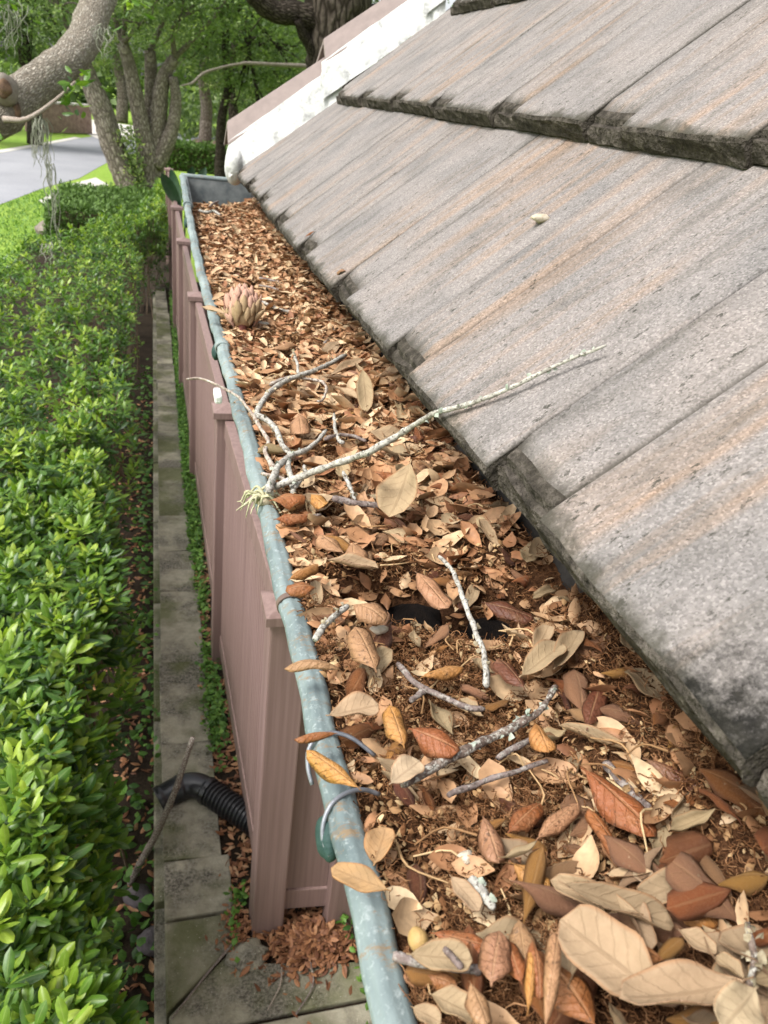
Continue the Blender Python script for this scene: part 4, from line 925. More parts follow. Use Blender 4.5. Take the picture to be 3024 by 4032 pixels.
ring3 = np.stack([pts + rf[:, None, None] * (math.cos(q) * A + math.sin(q) * B) for q in (0, 2.09, 4.19)], 2)     # nf,ns,3,3
V = ring3.reshape(-1, 3); base = np.arange(nf)[:, None, None] * ns_ * 3
ii, jj = np.meshgrid(np.arange(ns_ - 1), np.arange(3), indexing='ij'); j2 = (jj + 1) % 3
Fq = np.stack([ii * 3 + jj, ii * 3 + j2, (ii + 1) * 3 + j2, (ii + 1) * 3 + jj], -1).reshape(1, -1, 4) + base
tone = np.repeat(np.clip(g.normal(.5, .28, nf), 0, 1), ns_ * 3)
link('catkin_fibres', mesh('catkin_fibres', V, Fq.reshape(-1, 4), MAT['fibre'], tone=tone), label='fine curly brown catkin fibres matted over the gutter debris', cat='fibres', kind='stuff')
# black wet muck lying bare in the hollow
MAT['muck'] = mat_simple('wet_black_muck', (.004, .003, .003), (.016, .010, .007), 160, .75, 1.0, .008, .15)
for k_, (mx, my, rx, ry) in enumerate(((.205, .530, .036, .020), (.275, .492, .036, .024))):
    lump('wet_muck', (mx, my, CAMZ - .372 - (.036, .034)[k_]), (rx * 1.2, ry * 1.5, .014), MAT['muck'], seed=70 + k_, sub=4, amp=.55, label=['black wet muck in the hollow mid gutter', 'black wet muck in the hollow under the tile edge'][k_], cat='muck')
# loose bent stalks
g = np.random.default_rng(14); parts = []
for k_ in range(150):
    y = float(sample_y(1, g, .2, 1.3, .8)[0]); x = g.uniform(.12, .31); L = g.uniform(.012, .04); a = g.uniform(0, 2 * PI); z = float(litter_z(np.array([x]), np.array([y]))[0]) + g.uniform(.004, .012)
    P = catmull([(x, y, z), (x + L / 2 * math.cos(a), y + L / 2 * math.sin(a), z + g.uniform(0, .006)), (x + L * math.cos(a + .5), y + L * math.sin(a + .5), z + g.uniform(-.003, .006))], 3)
    parts.append(tube_arrays(P, np.linspace(.0009, .0005, len(P)), 5, .05, False, k_))
V, F, uv = join(parts); link('leaf_stalks', mesh('leaf_stalks', V, F, MAT['chips'], uv=uv, tone=np.repeat(g.uniform(.2, 1, 150), len(V) // 150)), label='loose straw coloured leaf stalks strewn over the gutter litter', cat='stalks', kind='stuff')
# small pale chips
chip0 = (np.array([(0, -.35, 0), (.5, -.5, .12), (1, 0, 0), (.5, .45, .1), (.05, .3, .02)]), np.array([(0, 1, 2, 3), (0, 3, 4, 4)]), np.zeros((5, 2)))
chip = leaf_tpl(3, 1, .6, .8, 1.2, .9, .8, .02, .3, 8, .35)
nc = 11000; cy_ = sample_y(nc, g, .2, 2.85, .8); cx_ = g.uniform(.112, .31, nc)
extra = g.random(nc) < .30; cy_[extra] = g.normal(1.22, .13, extra.sum()); cx_[extra] = g.uniform(.115, .27, extra.sum())
cx_[in_hole2(cx_, cy_)] = .13
pos = np.stack([cx_, cy_, litter_z(cx_, cy_) + g.uniform(.001, .007, nc)], -1)
merge_scatter('pale_chips', [(chip, pos, rand_rots(nc, g, .5, .5), g.uniform(.003, .009, nc), np.clip(g.normal(.42, .28, nc), 0, 1))], MAT['chips'], label='small pale husk chips strewn over the gutter debris', cat='chips', kind='stuff')
# the far and buried leaves: too many to count
sets = []
for v in range(7):
    tp = leaf_tpl(6, 1, rnd.uniform(.34, .56), rnd.uniform(.8, 1.25), rnd.uniform(.2, 1.7), rnd.uniform(.4, 1.6), rnd.uniform(-.6, .6), .06, .1, v, rnd.uniform(.32, .5))
    for flip in (0, 1):
        n_ = 440; y = np.concatenate([g.uniform(.95, 2.86, 360), sample_y(n_ - 380, g, .52, 1.05, .3), sample_y(20, g, .17, .55, .3)])
        x = np.clip(g.uniform(.105, .325, n_), .112, .32); under = g.random(n_) < .25; x[under] = g.uniform(.23, .325, under.sum())
        x[in_hole2(x, y)] = g.uniform(.115, .155)
        z = litter_z(x, y) + g.uniform(.001, .010, n_) + np.where(y > 1.1, .004, 0)
        R_ = rots(g.uniform(0, 2 * PI, n_), g.normal(0, .32, n_), g.normal(0, .4, n_) + flip * PI)
        sc_ = g.uniform(.022, .052, n_) * np.where(y < .6, .75, np.where(y > 1.1, .66, 1)) * np.where(g.random(n_) < .25, .6, 1)
        P_ = np.stack([x, y, z], -1) - np.einsum('nij,j->ni', R_, np.array([.5, 0, 0])) * sc_[:, None]
        P_[:, 0] = np.maximum(P_[:, 0], .100)
        tn = np.clip(g.normal(.74 if flip else .50, .22, n_), 0, 1)
        sets.append((tp, P_, R_, sc_, tn))
merge_scatter('leaf_litter', sets, MAT['leaf_many'], label='countless small dry leaves carpeting the gutter toward its far end', cat='leaf litter', kind='stuff')

# ---- leaves one can tell apart
PAL = {'r': (.25, .085, .027), 'o': (.38, .18, .048), 't': (.37, .26, .145), 'c': (.49, .38, .24), 'm': (.11, .036, .02), 'p': (.33, .175, .09)}
def hero_leaf(B, T, wd, tone, up, curl, label, seed):
    B, T = np.array(B), np.array(T); d = T - B; L = np.linalg.norm(d); mid = (B + T) / 2
    Lm = .066; x = d / L
    if L > Lm:
        ang = math.acos(max(.35, Lm / L)) * .75; hz = np.array([x[0], x[1], 0.]); hz /= np.linalg.norm(hz)
        s_ = 1 if d[1] > 0 else -1
        x = hz * math.cos(ang) + np.array([0, 0, s_ * math.sin(ang)]); L = Lm; mid = mid + np.array([0, 0, .25 * L * math.sin(ang)])
    L *= 1.05
    mid[2] += max(0., float(litter_z(np.array([mid[0]]), np.array([mid[1]]))[0]) + .007 - mid[2]) if mid[1] < .7 or mid[0] > .12 else 0.
    g_ = random.Random(seed)
    zz = np.array([g_.uniform(-.22, .22) - .08, g_.uniform(-.3, .1), 1.])
    if not up: zz = -zz
    y = np.cross(zz, x); y /= np.linalg.norm(y); z = np.cross(x, y)
    ws = min(max(wd / L * 1.5, .22), .68)
    tp = leaf_tpl(14, 3, ws, g_.uniform(.85, 1.2), curl[0] * (1.2 if up else .8), curl[1] * 1.35, g_.uniform(-.5, .5), .07, .2, seed, g_.uniform(.30, .42))
    me = leaf_solid('dry_leaf', tp[0] * L, tp[1], tp[2], .00045, MAT['leaf_top'], MAT['leaf_under'])
    o = bpy.data.objects.new('dry_leaf', me); COL.objects.link(o)
    p0 = mid - x * L / 2
    o.matrix_world = Matrix(((x[0], y[0], z[0], p0[0]), (x[1], y[1], z[1], p0[1]), (x[2], y[2], z[2], p0[2]), (0, 0, 0, 1)))
    c = PAL[tone]; k = g_.uniform(.85, 1.15); o.color = (c[0] * k, c[1] * k * g_.uniform(.93, 1.07), c[2] * k, 1)
    meta(o, label, 'leaf', 'fallen leaves in the gutter')
for s_i, (B, T, wd, tone, up, curl, label) in enumerate(HERO): hero_leaf(B, T, wd, tone, up, curl, label, s_i)
KINDS = [('r', 1, 'russet'), ('p', 1, 'fawn brown'), ('t', 0, 'tan'), ('o', 1, 'amber'), ('m', 1, 'dark maroon')]
# what a leaf can be found by: thing -> place
MARKS = [('the seed cone', (.145, 1.36)), ('the air plant', (.094, .69)), ('the dark hole', (.21, .535)), ('the tile edge by the dark hole', (.28, .50)), ('the upper tie wire', (.12, .36)), ('the lower tie wire', (.122, .315)),
         ('the yellow brown nut', (.1165, .2175)), ('the large tan triangular leaf', (HERO[59][0][0], HERO[59][0][1])), ('the largest russet leaf', (HERO[25][0][0], HERO[25][0][1])), ('the dark slot band on the lip', (.105, .523))]
SHORT = {0: 'the long lichened twig', 1: 'the forked twig', 2: 'the thick white twig', 3: 'the hooked twig', 9: 'the grey twig under the triangular leaf', 14: 'the lichen crusted upright twig', 15: 'the short thick pale stick', 16: 'the grey forked twig', 18: 'the long mottled twig', 19: 'the purple grey twig', 20: 'the dark grey stick', 22: 'the grey straight stick', 24: 'the black and white stick', 27: 'the twig right of the seed cone', 28: 'the upper cone twig'}
for k_, nm in SHORT.items(): MARKS.append((nm, tuple(np.mean(np.array(TWIGS[k_][4])[:8, :2], 0))))
for nm, key in (('the broadest tan leaf', 'broadest tan'), ('the curled russet leaf', 'curled russet leaf beside'), ('the whitish corner leaf', 'whitish leaf'), ('the half moon tan leaf', 'half moon'), ('the upright brown leaf', 'upright brown'), ('the very long tan leaf', 'very long tan'), ('the pale stalked tan leaf', 'pale tan leaf with its stalk'),
                ('the strap like leaf', 'brown strap'), ('the big curled bottom leaf', 'big curled grey'), ('the maroon corner leaf', 'long maroon'), ('the fanned tan leaves', 'tan veined leaf fanned'), ('the golden leaf on the lip', 'golden tan'), ('the broad tan leaf by the lip', 'broad tan leaf with its underside'), ('the round ochre leaf', 'round ochre')):
    h = [q for q in HERO if key in q[6]][0]; MARKS.append((nm, ((h[0][0] + h[1][0]) / 2, (h[0][1] + h[1][1]) / 2)))
used = set()
def leaf_label(x, y, tone, L):
    ms = sorted(MARKS, key=lambda m: ((m[1][0] - x) * 1.6) ** 2 + (m[1][1] - y) ** 2); nm, (mx, my) = ms[0]
    dx, dy = x - mx, (y - my) * .7; r_ = math.hypot(dx, dy)
    w_ = 'just beside' if r_ < .010 else (('beyond' if dy > 0 else 'in front of') if abs(dy) > abs(dx) else ('right of' if dx > 0 else 'left of'))
    s0 = '%s %s leaf %s %s' % ('tiny' if L < .024 else 'small' if L < .032 else 'mid sized' if L < .04 else 'long', tone, w_, nm); s_ = s0
    for m in ms[1:4]:
        if s_ not in used: break
        s_ = s0 + ' toward ' + m[0]
        if len(s_.split()) > 16: s_ = s0
    used.add(s_); return s_
lv = []
for v in range(14):
    tp = leaf_tpl(9, 2, rnd.uniform(.32, .58), rnd.uniform(.8, 1.25), rnd.uniform(.2, 1.7), rnd.uniform(.5, 1.9), rnd.uniform(-.9, .9), .07, .22, 50 + v, rnd.uniform(.32, .48))
    lv.append(leaf_solid('dry_leaf', tp[0], tp[1], tp[2], .012, MAT['leaf_top'], MAT['leaf_under']))
g = np.random.default_rng(21)
n_ = 225; yy = np.concatenate([g.uniform(.12, .245, 66), sample_y(84, g, .25, .62, .3), sample_y(75, g, .6, 1.2, .3)])
for q in range(n_):
    y = yy[q]; x = g.uniform(.115, .318) if g.random() < .7 else g.uniform(.24, .32)
    while in_hole2(x, y): x = g.uniform(.115, .318); y = g.uniform(.25, .66)
    kd = KINDS[g.choice(5, p=[.28, .26, .27, .11, .08] if y > .245 else [.16, .24, .50, .07, .03])]
    L = g.uniform(.022, .046) * (1.08 if y < .25 else .9 if y < .6 else 1.15)
    o = bpy.data.objects.new('dry_leaf', lv[g.integers(14)]); COL.objects.link(o)
    R_ = Matrix(rots(np.array([g.uniform(0, 2 * PI)]), np.array([g.normal(0, .28)]), np.array([g.normal(0, .38) + (0 if kd[1] else PI)]))[0].tolist())
    ctr = Vector((max(x, .122), y, float(litter_z(np.array([x]), np.array([y]))[0]) + g.uniform(.004, .014) + (g.uniform(0, .022) if y < .245 else 0)))
    pos = ctr - R_ @ Vector((L / 2, 0, 0))
    o.matrix_world = Matrix.Translation(pos) @ R_.to_4x4() @ Matrix.Scale(L, 4)
    c = PAL[kd[0]]; k = g.uniform(.7, 1.25); o.color = (c[0] * k, c[1] * k * g.uniform(.9, 1.1), c[2] * k, 1)
    meta(o, leaf_label(ctr.x, y, kd[2], L), 'leaf', kd[2] + ' leaves in the gutter litter')

# a few scraps blown onto the roof tiles
ROOF_BITS = [(.2433, 1.386, 2.485), (.2529, 1.091, 2.4925), (.515, 1.65, 2.70)]
for k_, (L, tn, lab) in enumerate(((.022, "r", "tiny russet leaf scrap high on the tile edge"), (.022, "p", "tiny pinkish leaf scrap lower on the tile edge"), (.03, "c", "cream sliver leaning on the upper tile edge"))):
    P_ = ROOF_BITS[k_]; o = bpy.data.objects.new('dry_leaf', lv[k_ * 3]); COL.objects.link(o)
    o.matrix_world = Matrix.Translation(Vector(P_)) @ Matrix.Rotation(-TH2, 4, 'Y') @ Matrix.Rotation(k_ * 2.1, 4, 'Z') @ Matrix.Scale(L, 4); o.color = (*PAL[tn], 1)
    meta(o, lab, 'leaf', 'leaf scraps on the roof')
# ---- twigs
flake = leaf_tpl(3, 1, .9, 1, 1.0, .8, .8, .02, .5, 3)
for s_i, (label, r0, r1, tn, P) in enumerate(TWIGS):
    Q = catmull(P, 6); on = (Q[:, 0] > .112) & (Q[:, 0] < .30) & (s_i != 0); Q[on, 2] = np.maximum(Q[on, 2], litter_z(Q[on, 0], Q[on, 1]) + r0 * .9)
    Q = Q + .0008 * np.stack([vnoise(Q * 160 + s_i, 3 + s_i, 2), vnoise(Q * 160, 5 + s_i, 2), 0 * Q[:, 0]], -1)
    kk = .72 if np.mean(Q[:, 1]) < .6 else .85
    rad = kk * np.interp(np.linspace(0, 1, len(Q)), [0, 1], [r0, r1]) * (1 + .2 * vnoise(Q * 220, 9 + s_i, 3)); rad[0] *= .75; rad[-1] *= .6
    V, F, uv = tube_arrays(Q, rad, 8, .04, True, s_i)
    o = link('twig', mesh('twig', V, quads_to_list(F), MAT['twig%d' % tn], uv=uv), label=label, cat='twig', group='twigs lying in the gutter')
    if tn in (0, 3):
        gg = np.random.default_rng(s_i); n_ = int(7 * len(P) / 4) + 3; ix = gg.integers(1, len(Q) - 1, n_)
        dr = gg.normal(size=(n_, 3)); dr[:, 2] = np.abs(dr[:, 2]); dr /= np.linalg.norm(dr, axis=1)[:, None]
        ps = Q[ix] + dr * rad[ix][:, None] * .9
        V, F, U, m = scatter(flake, ps, rand_rots(n_, gg, .9, .9), gg.uniform(.003, .007, n_))
        lo = link('lichen', mesh('lichen', V, F, MAT['lichen_green' if s_i % 6 == 0 else 'lichen']), o, world=False, kind='stuff')
# ---- lichen clumps on two twigs are part of them already; loose pale husks
for s_i, (x, y, z, r) in enumerate([(.154, .563, 2.345, .0055), (.159, .464, 2.345, .006), (.2206, .2438, 2.347, .0042), (.157, .2585, 2.345, .005)]):
    lump('husk', (x, y, z), (r, r * .8, r * .5), MAT['shell'], seed=40 + s_i, sub=2, amp=.5, label=['white husk bit on leaves above the dark hole', 'cream husk bit below the dark hole near the lip', 'white husk bit left of the largest russet leaf', 'cream husk in the near brown fibres'][s_i], cat='husk', group='pale husks in the gutter')
# acorn-like nut at the lip
lump('acorn', (.1165, .2175, 2.345), (.0048, .0062, .0052), mat_simple('yellow_brown_nut', (.33, .20, .07), (.45, .30, .12), 90, .45), seed=61, sub=3, amp=.05, label='yellow brown nut lying just inside the lip near the bottom', cat='nut')

# ---- seed cone
C0 = np.array([.140, 1.335, 2.340]); ax = Vector((.02, .55, .8)).normalized()
cone = empty('seed_cone', tuple(C0), label='pinkish tan scaly magnolia seed cone resting on the leaf litter', cat='seed cone')
q_ = ax.to_track_quat('Z', 'Y').to_matrix()
def sc_me(i, mat):
    tp = leaf_tpl(6, 2, .60, .62, .75, .8, 0, .0, 0, i); return leaf_solid('scale', tp[0], tp[1], tp[2], .05, mat, mat)
cms = [sc_me(1, MAT['cone_tan']), sc_me(2, MAT['cone_pink']), sc_me(3, MAT['cone_dark'])]
V, F, uv = tube_arrays(np.array([(0, 0, z) for z in np.linspace(0, .060, 12)]), .026 * np.sin(np.linspace(.35, 2.9, 12)) ** .8, 14, .02)
V = (np.array(q_) @ V.T).T + C0; link('core', mesh('core', V, quads_to_list(F), MAT['cone_tan']), cone)
for k in range(62):
    f = k / 61; a = k * 2.39996; z = .002 + .058 * f; rr = .0315 * math.sin(.42 + 2.15 * f) ** .75
    out = Vector((math.cos(a), math.sin(a), 0)); up_ = Vector((0, 0, 1)); d = (up_ * .95 + out * (.52 - .85 * f)).normalized()
    yv = up_.cross(out).normalized(); zv = d.cross(yv).normalized()   # leaf normal
    if zv.dot(out) < 0: yv = -yv; zv = -zv
    R_ = Matrix((d, yv, zv)).transposed(); p_ = Vector((0, 0, z - .006)) + out * rr
    o = bpy.data.objects.new('scale', cms[0 if f < .42 and k % 4 else (2 if (k % 17 == 0 and f > .3) else 1)]); COL.objects.link(o); o.parent = cone
    o.matrix_local = q_.to_4x4() @ Matrix.Translation(p_) @ R_.to_4x4() @ Matrix.Rotation(rnd.gauss(0, .12), 4, 'X') @ Matrix.Rotation(rnd.gauss(0, .14), 4, 'Y') @ Matrix.Scale((.030 - .008 * f) * rnd.uniform(.8, 1.15), 4)
Vs = [C0 + np.array(q_ @ Vector((0, 0, .003))), C0 + np.array(q_ @ Vector((0, -.004, -.010)))]
tube('stalk', Vs, [.008, .0065], MAT['cone_dark'], cone, 8, .05)

# ---- air plant on the lip
tuft = empty('air_plant', (.094, .69, 2.345), label='small pale green air plant tuft perched on the gutter lip', cat='air plant')
for k in range(18):
    a = rnd.uniform(0, 2 * PI); L = rnd.uniform(.022, .042); b0 = np.array([.094 + rnd.uniform(-.004, .006), .69 + rnd.uniform(-.006, .006), 2.345])
    d = np.array([math.cos(a) - .55, math.sin(a) * .9 - .1, 0]); d /= np.linalg.norm(d); P = []
    up0 = rnd.uniform(.3, 1.2)
    for t in np.linspace(0, 1, 6): P.append(b0 + d * L * t * .8 + np.array([0, 0, L * (up0 * t - (up0 + rnd.uniform(.1, .7)) * t * t)]))
    tube('strand', P, [.0016, .0013, .0004], MAT['airplant'], tuft, 5, smooth_n=2)
lump('root_clump', (.10, .69, 2.342), (.011, .010, .005), MAT['lichen'], tuft, seed=77, sub=2, amp=.4)
# ================================================================== GROUND LITTER AND WEEDS
g = np.random.default_rng(31)
gl = leaf_tpl(4, 1, .38, 1., .7, .6, .3, .04, .1, 5)
sets = []
def gl_set(n, xf, yf, zf, s0=.03, s1=.055, t0=.42, sd=.22):
    x = xf(n); y = yf(n); z = zf(x, y) + g.uniform(.003, .016, n)
    sets.append((gl, np.stack([x, y, z], -1), rots(g.uniform(0, 2 * PI, n), g.normal(0, .25, n), g.normal(0, .5, n) + PI * (g.random(n) < .4)), g.uniform(s0, s1, n), np.clip(g.normal(t0, sd, n), 0, 1)))
U = lambda a, b: (lambda n: g.uniform(a, b, n))
gl_set(1500, U(.20, .62), U(1.62, 3.2), lambda x, y: 0 * x + .002, .03, .055, .3)
gl_set(500, U(.20, .27), U(3.2, 6.5), lambda x, y: 0 * x + .002)
n_ = 900; r_ = np.abs(g.normal(0, .075, n_)); a_ = g.uniform(0, 2 * PI, n_)
px, py = .50 + r_ * np.cos(a_) * 1.35, 1.69 + r_ * np.sin(a_)
sets.append((gl, np.stack([px, py, .012 + .045 * np.exp(-(r_ / .09) ** 2) + g.uniform(0, .012, n_)], -1), rots(g.uniform(0, 2 * PI, n_), g.normal(0, .3, n_), g.normal(0, .5, n_)), g.uniform(.028, .05, n_), np.clip(g.normal(.16, .15, n_), 0, 1)))
gl_set(120, lambda n: .235 + g.normal(0, .03, n), lambda n: 1.78 + g.normal(0, .05, n), lambda x, y: 0 * x + .026, .015, .035, .2, .1)
merge_scatter('fallen_leaves', sets, MAT['leaf_many'], label='brown fallen leaves littering the ground along the fence', cat='leaf litter', kind='stuff')
sets = []
gl_set(3600, U(-1.2, -.05), lambda n: sample_y(n, g, .9, 8, .6), lambda x, y: 0 * x + GZ, .03, .06, .3, .18)
merge_scatter('bed_leaves', sets, MAT['leaf_many'], label='dark brown fallen leaves on the bed below the hedge', cat='leaf litter', kind='stuff')
wl = leaf_tpl(3, 1, .75, .8, .5, .4, 0, .12, 0, 2); sets = []
def weeds(n, cx, cy, sx, sy, z0, hh, s0, s1, tm):
    x = g.normal(cx, sx, n) if np.isscalar(cx) else cx; y = g.normal(cy, sy, n) if np.isscalar(cy) else cy
    x = np.clip(x, .18, .70) if z0 > -.1 else x
    sets.append((wl, np.stack([x, y, z0 + hh * g.random(n) ** 1.5], -1), rots(g.uniform(0, 2 * PI, n), g.normal(.25, .35, n), g.normal(0, .4, n)), g.uniform(s0, s1, n), np.clip(g.normal(tm, .22, n), 0, 1)))
for (cx, cy, sx, sy, n) in ((.235, 2.95, .024, .16, 600), (.222, 3.35, .02, .12, 160), (.225, 3.9, .015, .1, 160), (.22, 4.3, .02, .16, 150), (.215, 4.7, .024, .3, 900), (.21, 5.5, .03, .4, 1300), (.205, 6.5, .03, .6, 1700), (.20, 8.2, .035, .9, 1900), (.2, 10.4, .05, .7, 600), (.25, 1.92, .015, .03, 40), (.222, 1.80, .01, .05, 30)):
    weeds(n, cx, cy, sx, sy, .004, .06 if cy < 4.5 else .11, .016, .034, .55)
merge_scatter('weeds', sets, MAT['weed'], label='low green weeds growing between edging and fence', cat='weeds', kind='stuff')
sets = []
weeds(800, g.normal(-.11, .06, 800), sample_y(800, g, 1.5, 9, .6), 0, 0, GZ, .18, .03, .06, .35)
weeds(160, g.normal(-.035, .02, 160), g.uniform(2.4, 4.4, 160), 0, 0, GZ, .3, .025, .045, .4)
merge_scatter('bed_weeds', sets, MAT['weed'], label='scattered green seedlings in the shady bed beside the edging', cat='weeds', kind='stuff')
# ivy by the house wall
for k, (cx, cy, n, lab) in enumerate(((.635, 1.78, 60, 'dark ivy sprigs climbing beside the second fence post'), (.66, 1.47, 55, 'bright ivy trailing over the slab end below the gutter'))):
    iv = empty('ivy', (cx, cy, 0), label=lab, cat='ivy', group='ivy at the house wall')
    x = g.normal(cx, .022, n); y = g.normal(cy, .06, n); z = .02 + g.random(n) * .10
    merge_scatter('leaves', [(wl, np.stack([x, y, z], -1), rots(g.uniform(0, 2 * PI, n), g.normal(.2, .5, n), g.normal(0, .5, n)), g.uniform(.022, .04, n), np.clip(g.normal(.25 + .5 * k, .2, n), 0, 1))], MAT['weed'], iv)
    tube('vine', [(cx + .02, cy - .12, .02), (cx, cy - .03, .05), (cx + .01, cy + .05, .06), (cx - .01, cy + .12, .03)], .003, MAT['stem'], iv, 5)
# leaning dead branch over the pipe, and thin sticks on the slab
o = tube('dead_branch', TP['stick'], [.013, .015, .014, .012, .011, .009], MAT['twig3'], sides=9, jit=.05, label='dark bare branch leaning over the black drain pipe', cat='branch')
tube('stub', [TP['stick'][3], tuple(np.array(TP['stick'][3]) + (.03, .02, .03))], [.006, .003], MAT['twig3'], o, 6, world=False)
tube('ground_stick', [(.005, 1.52, .03), (.11, 1.63, .035), (.22, 1.735, .04)], [.003, .004, .005], MAT['twig2'], sides=6, label='long thin brown stick lying along the slab mitre', cat='stick')
tube('ground_stick', [(.40, 1.46, .03), (.47, 1.54, .034), (.475, 1.62, .04)], [.003, .003, .002], MAT['twig2'], sides=6, label='small crooked stick at the front of the leaf pile', cat='stick')
tube('ground_stick', [(.31, 1.49, .03), (.36, 1.56, .034), (.375, 1.62, .036)], [.002, .003, .002], MAT['twig1'], sides=6, label='short pale stick on the slab left of the leaf pile', cat='stick')

# ================================================================== HEDGE
g = np.random.default_rng(5)
def hedge_xr(y): return -.215 + .07 * np.clip((2.1 - y) / .7, 0, 1) + .05 * np.sin(y * 2.9) + .03 * np.sin(y * 7.1 + 1) + .36 * np.clip((y - 11.3) / .6, 0, 1)
def hedge_xl(y): return np.where(y < 8.5, -2.4 + .12 * (y > 0) * y, np.minimum(-1.38 + (y - 8.5) * .295, .05 + 0 * y))
def hedge_h(x, y): return 1.0 + .12 * vnoise(np.stack([x * 7, y * 4.5, 0 * x], -1), 17, 3) - .35 * np.clip((x - hedge_xr(y) + .10) / .10, 0, 1) ** 2
def shoots(n, y0, y1, pw, vis, depth, tone_m):
    y = sample_y(n, g, y0, y1, pw); xr = hedge_xr(y); xv = np.maximum(-.20 - .158 * y, hedge_xl(y)) - .02
    x = xv + (xr + .03 - xv) * g.random(n) if vis else hedge_xl(y) + (xv - hedge_xl(y)) * g.random(n)
    z = hedge_h(x, y) - depth * g.random(n) ** 1.3 + .03 * g.normal(size=n)
    ok = x < xr + .06
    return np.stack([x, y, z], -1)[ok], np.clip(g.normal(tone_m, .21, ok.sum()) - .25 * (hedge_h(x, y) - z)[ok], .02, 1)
def side_shoots(n):
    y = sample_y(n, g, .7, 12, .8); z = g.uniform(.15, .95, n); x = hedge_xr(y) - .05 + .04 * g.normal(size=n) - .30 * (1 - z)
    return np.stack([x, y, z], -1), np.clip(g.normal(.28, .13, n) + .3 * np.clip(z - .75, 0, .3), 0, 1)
def front_shoots(n):
    x = g.uniform(-.9, .2, n); z = g.uniform(-.1, .95, n); y = 11.75 + .08 * g.normal(size=n)
    return np.stack([x, y, z], -1), np.clip(g.normal(.35, .15, n), 0, 1)
def leaves_of(P, tone, per, sz, spread=1.0):
    n = len(P); pos = []; R = []; S_ = []; tn = []
    sz = sz * g.uniform(.65, 1.25, n); hd0 = g.uniform(0, 2 * PI, n); lean = g.normal(0, .25, (n, 2))
    for k in range(per):
        f = k / max(per - 1, 1); hd = hd0 + k * 2.4 + g.normal(0, .25, n)
        tilt = (.15 + .95 * f) + g.normal(0, .22, n) - .15
        pos.append(P + np.stack([lean[:, 0] * .04 * f, lean[:, 1] * .04 * f, -.035 * (1 - f) + 0 * hd], -1) * spread)
        R.append(rots(hd, tilt, g.normal(0, .25, n))); S_.append(sz * (1.05 - .35 * f) * g.uniform(.75, 1.2, n)); tn.append(np.clip(tone + .16 * (f - .5) + g.normal(0, .07, n), 0, 1))
    return np.vstack(pos), np.vstack(R), np.concatenate(S_), np.concatenate(tn)
hl = leaf_tpl(5, 1, .36, .95, .45, .5, .1, .07, .03, 1); hl_far = leaf_tpl(3, 1, .40, .95, .4, .4, 0, .05, 0, 1)
all_sets = []
groups = [shoots(1250, .55, 4.2, .5, True, .10, .68), shoots(1400, 4.2, 16, .35, True, .12, .72), shoots(900, .4, 16, .3, False, .15, .6),
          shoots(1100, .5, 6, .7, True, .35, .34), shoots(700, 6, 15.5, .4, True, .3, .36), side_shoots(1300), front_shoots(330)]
near = []
for gi, (P, t) in enumerate(groups):
    for far in (False, True):
        m_ = (P[:, 1] > 4.5) == far
        if not m_.any(): continue
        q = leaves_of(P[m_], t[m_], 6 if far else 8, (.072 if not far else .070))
        all_sets.append((far, q))
hedge = empty('hedge', (-1, 5, GZ), label='bright green broad leaved hedge running beside the concrete edging', cat='hedge')
# the leaves that show largest are pieces of their own
cand = []
Mc = np.array([cam_r[:], cam_u[:], cam_f[:]])
for si, (far, (P, R, S_, tn)) in enumerate(all_sets):
    if far: continue
    mid = P + np.einsum('nij,j->ni', R, np.array([.5, 0, 0])) * S_[:, None]
    q = (mid - np.array([0, 0, CAMZ])) @ Mc.T; u = q[:, 0] / q[:, 2] * 1685; v = q[:, 1] / q[:, 2] * 1685
    inv = (q[:, 2] > .1) & (np.abs(u) < 850) & (np.abs(v) < 1130) & (P[:, 2] > .80)
    for k in np.nonzero(inv)[0]: cand.append((S_[k] / q[k, 2], si, k))
cand.sort(reverse=True); chosen = {}
for c in cand[:290]: chosen.setdefault(c[1], []).append(c[2])
big = leaf_tpl(8, 2, .36, .95, .45, .55, .1, .07, .03, 1)
TONES = np.linspace(.3, 1, 8); bl = []
for tv in TONES:
    me = mesh('leaf', big[0], big[1], MAT['hedge'], uv=big[2], tone=np.full(len(big[0]), tv)); bl.append(me)
out = []
for si, (far, (P, R, S_, tn)) in enumerate(all_sets):
    keep = np.ones(len(P), bool)
    for k in chosen.get(si, []):
        keep[k] = False
        o = bpy.data.objects.new('leaf', bl[int(np.argmin(abs(TONES - tn[k])))]); COL.objects.link(o); o.parent = hedge
        o.matrix_parent_inverse = Matrix.Translation(-hedge.location)
        o.matrix_basis = Matrix.Translation(Vector(P[k])) @ Matrix(R[k].tolist()).to_4x4() @ Matrix.Scale(float(S_[k]), 4)
    out.append((hl_far if far else hl, P[keep], R[keep], S_[keep], tn[keep]))
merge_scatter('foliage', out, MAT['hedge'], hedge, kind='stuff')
# stems inside
parts = []
for k in range(420):
    y = float(sample_y(1, g, .6, 12, .5)[0]); x = float(hedge_xr(np.array(y))) - abs(g.normal(0, .25)) - .03; h = float(hedge_h(np.array([x]), np.array([y]))[0])
    b0 = np.array([x + g.normal(0, .08) - .05, y + g.normal(0, .12), GZ + (0 if k % 2 else .7)]); tp_ = np.array([x, y, h - .05])
    P = catmull([b0, (b0 + tp_) / 2 + g.normal(0, .04, 3), tp_], 3); parts.append(tube_arrays(P, np.linspace(.007, .0025, len(P)), 5, .05, False, k))
V, F, uv = join(parts); link('stems', mesh('stems', V, F, MAT['stem'], uv=uv), hedge, kind='stuff')

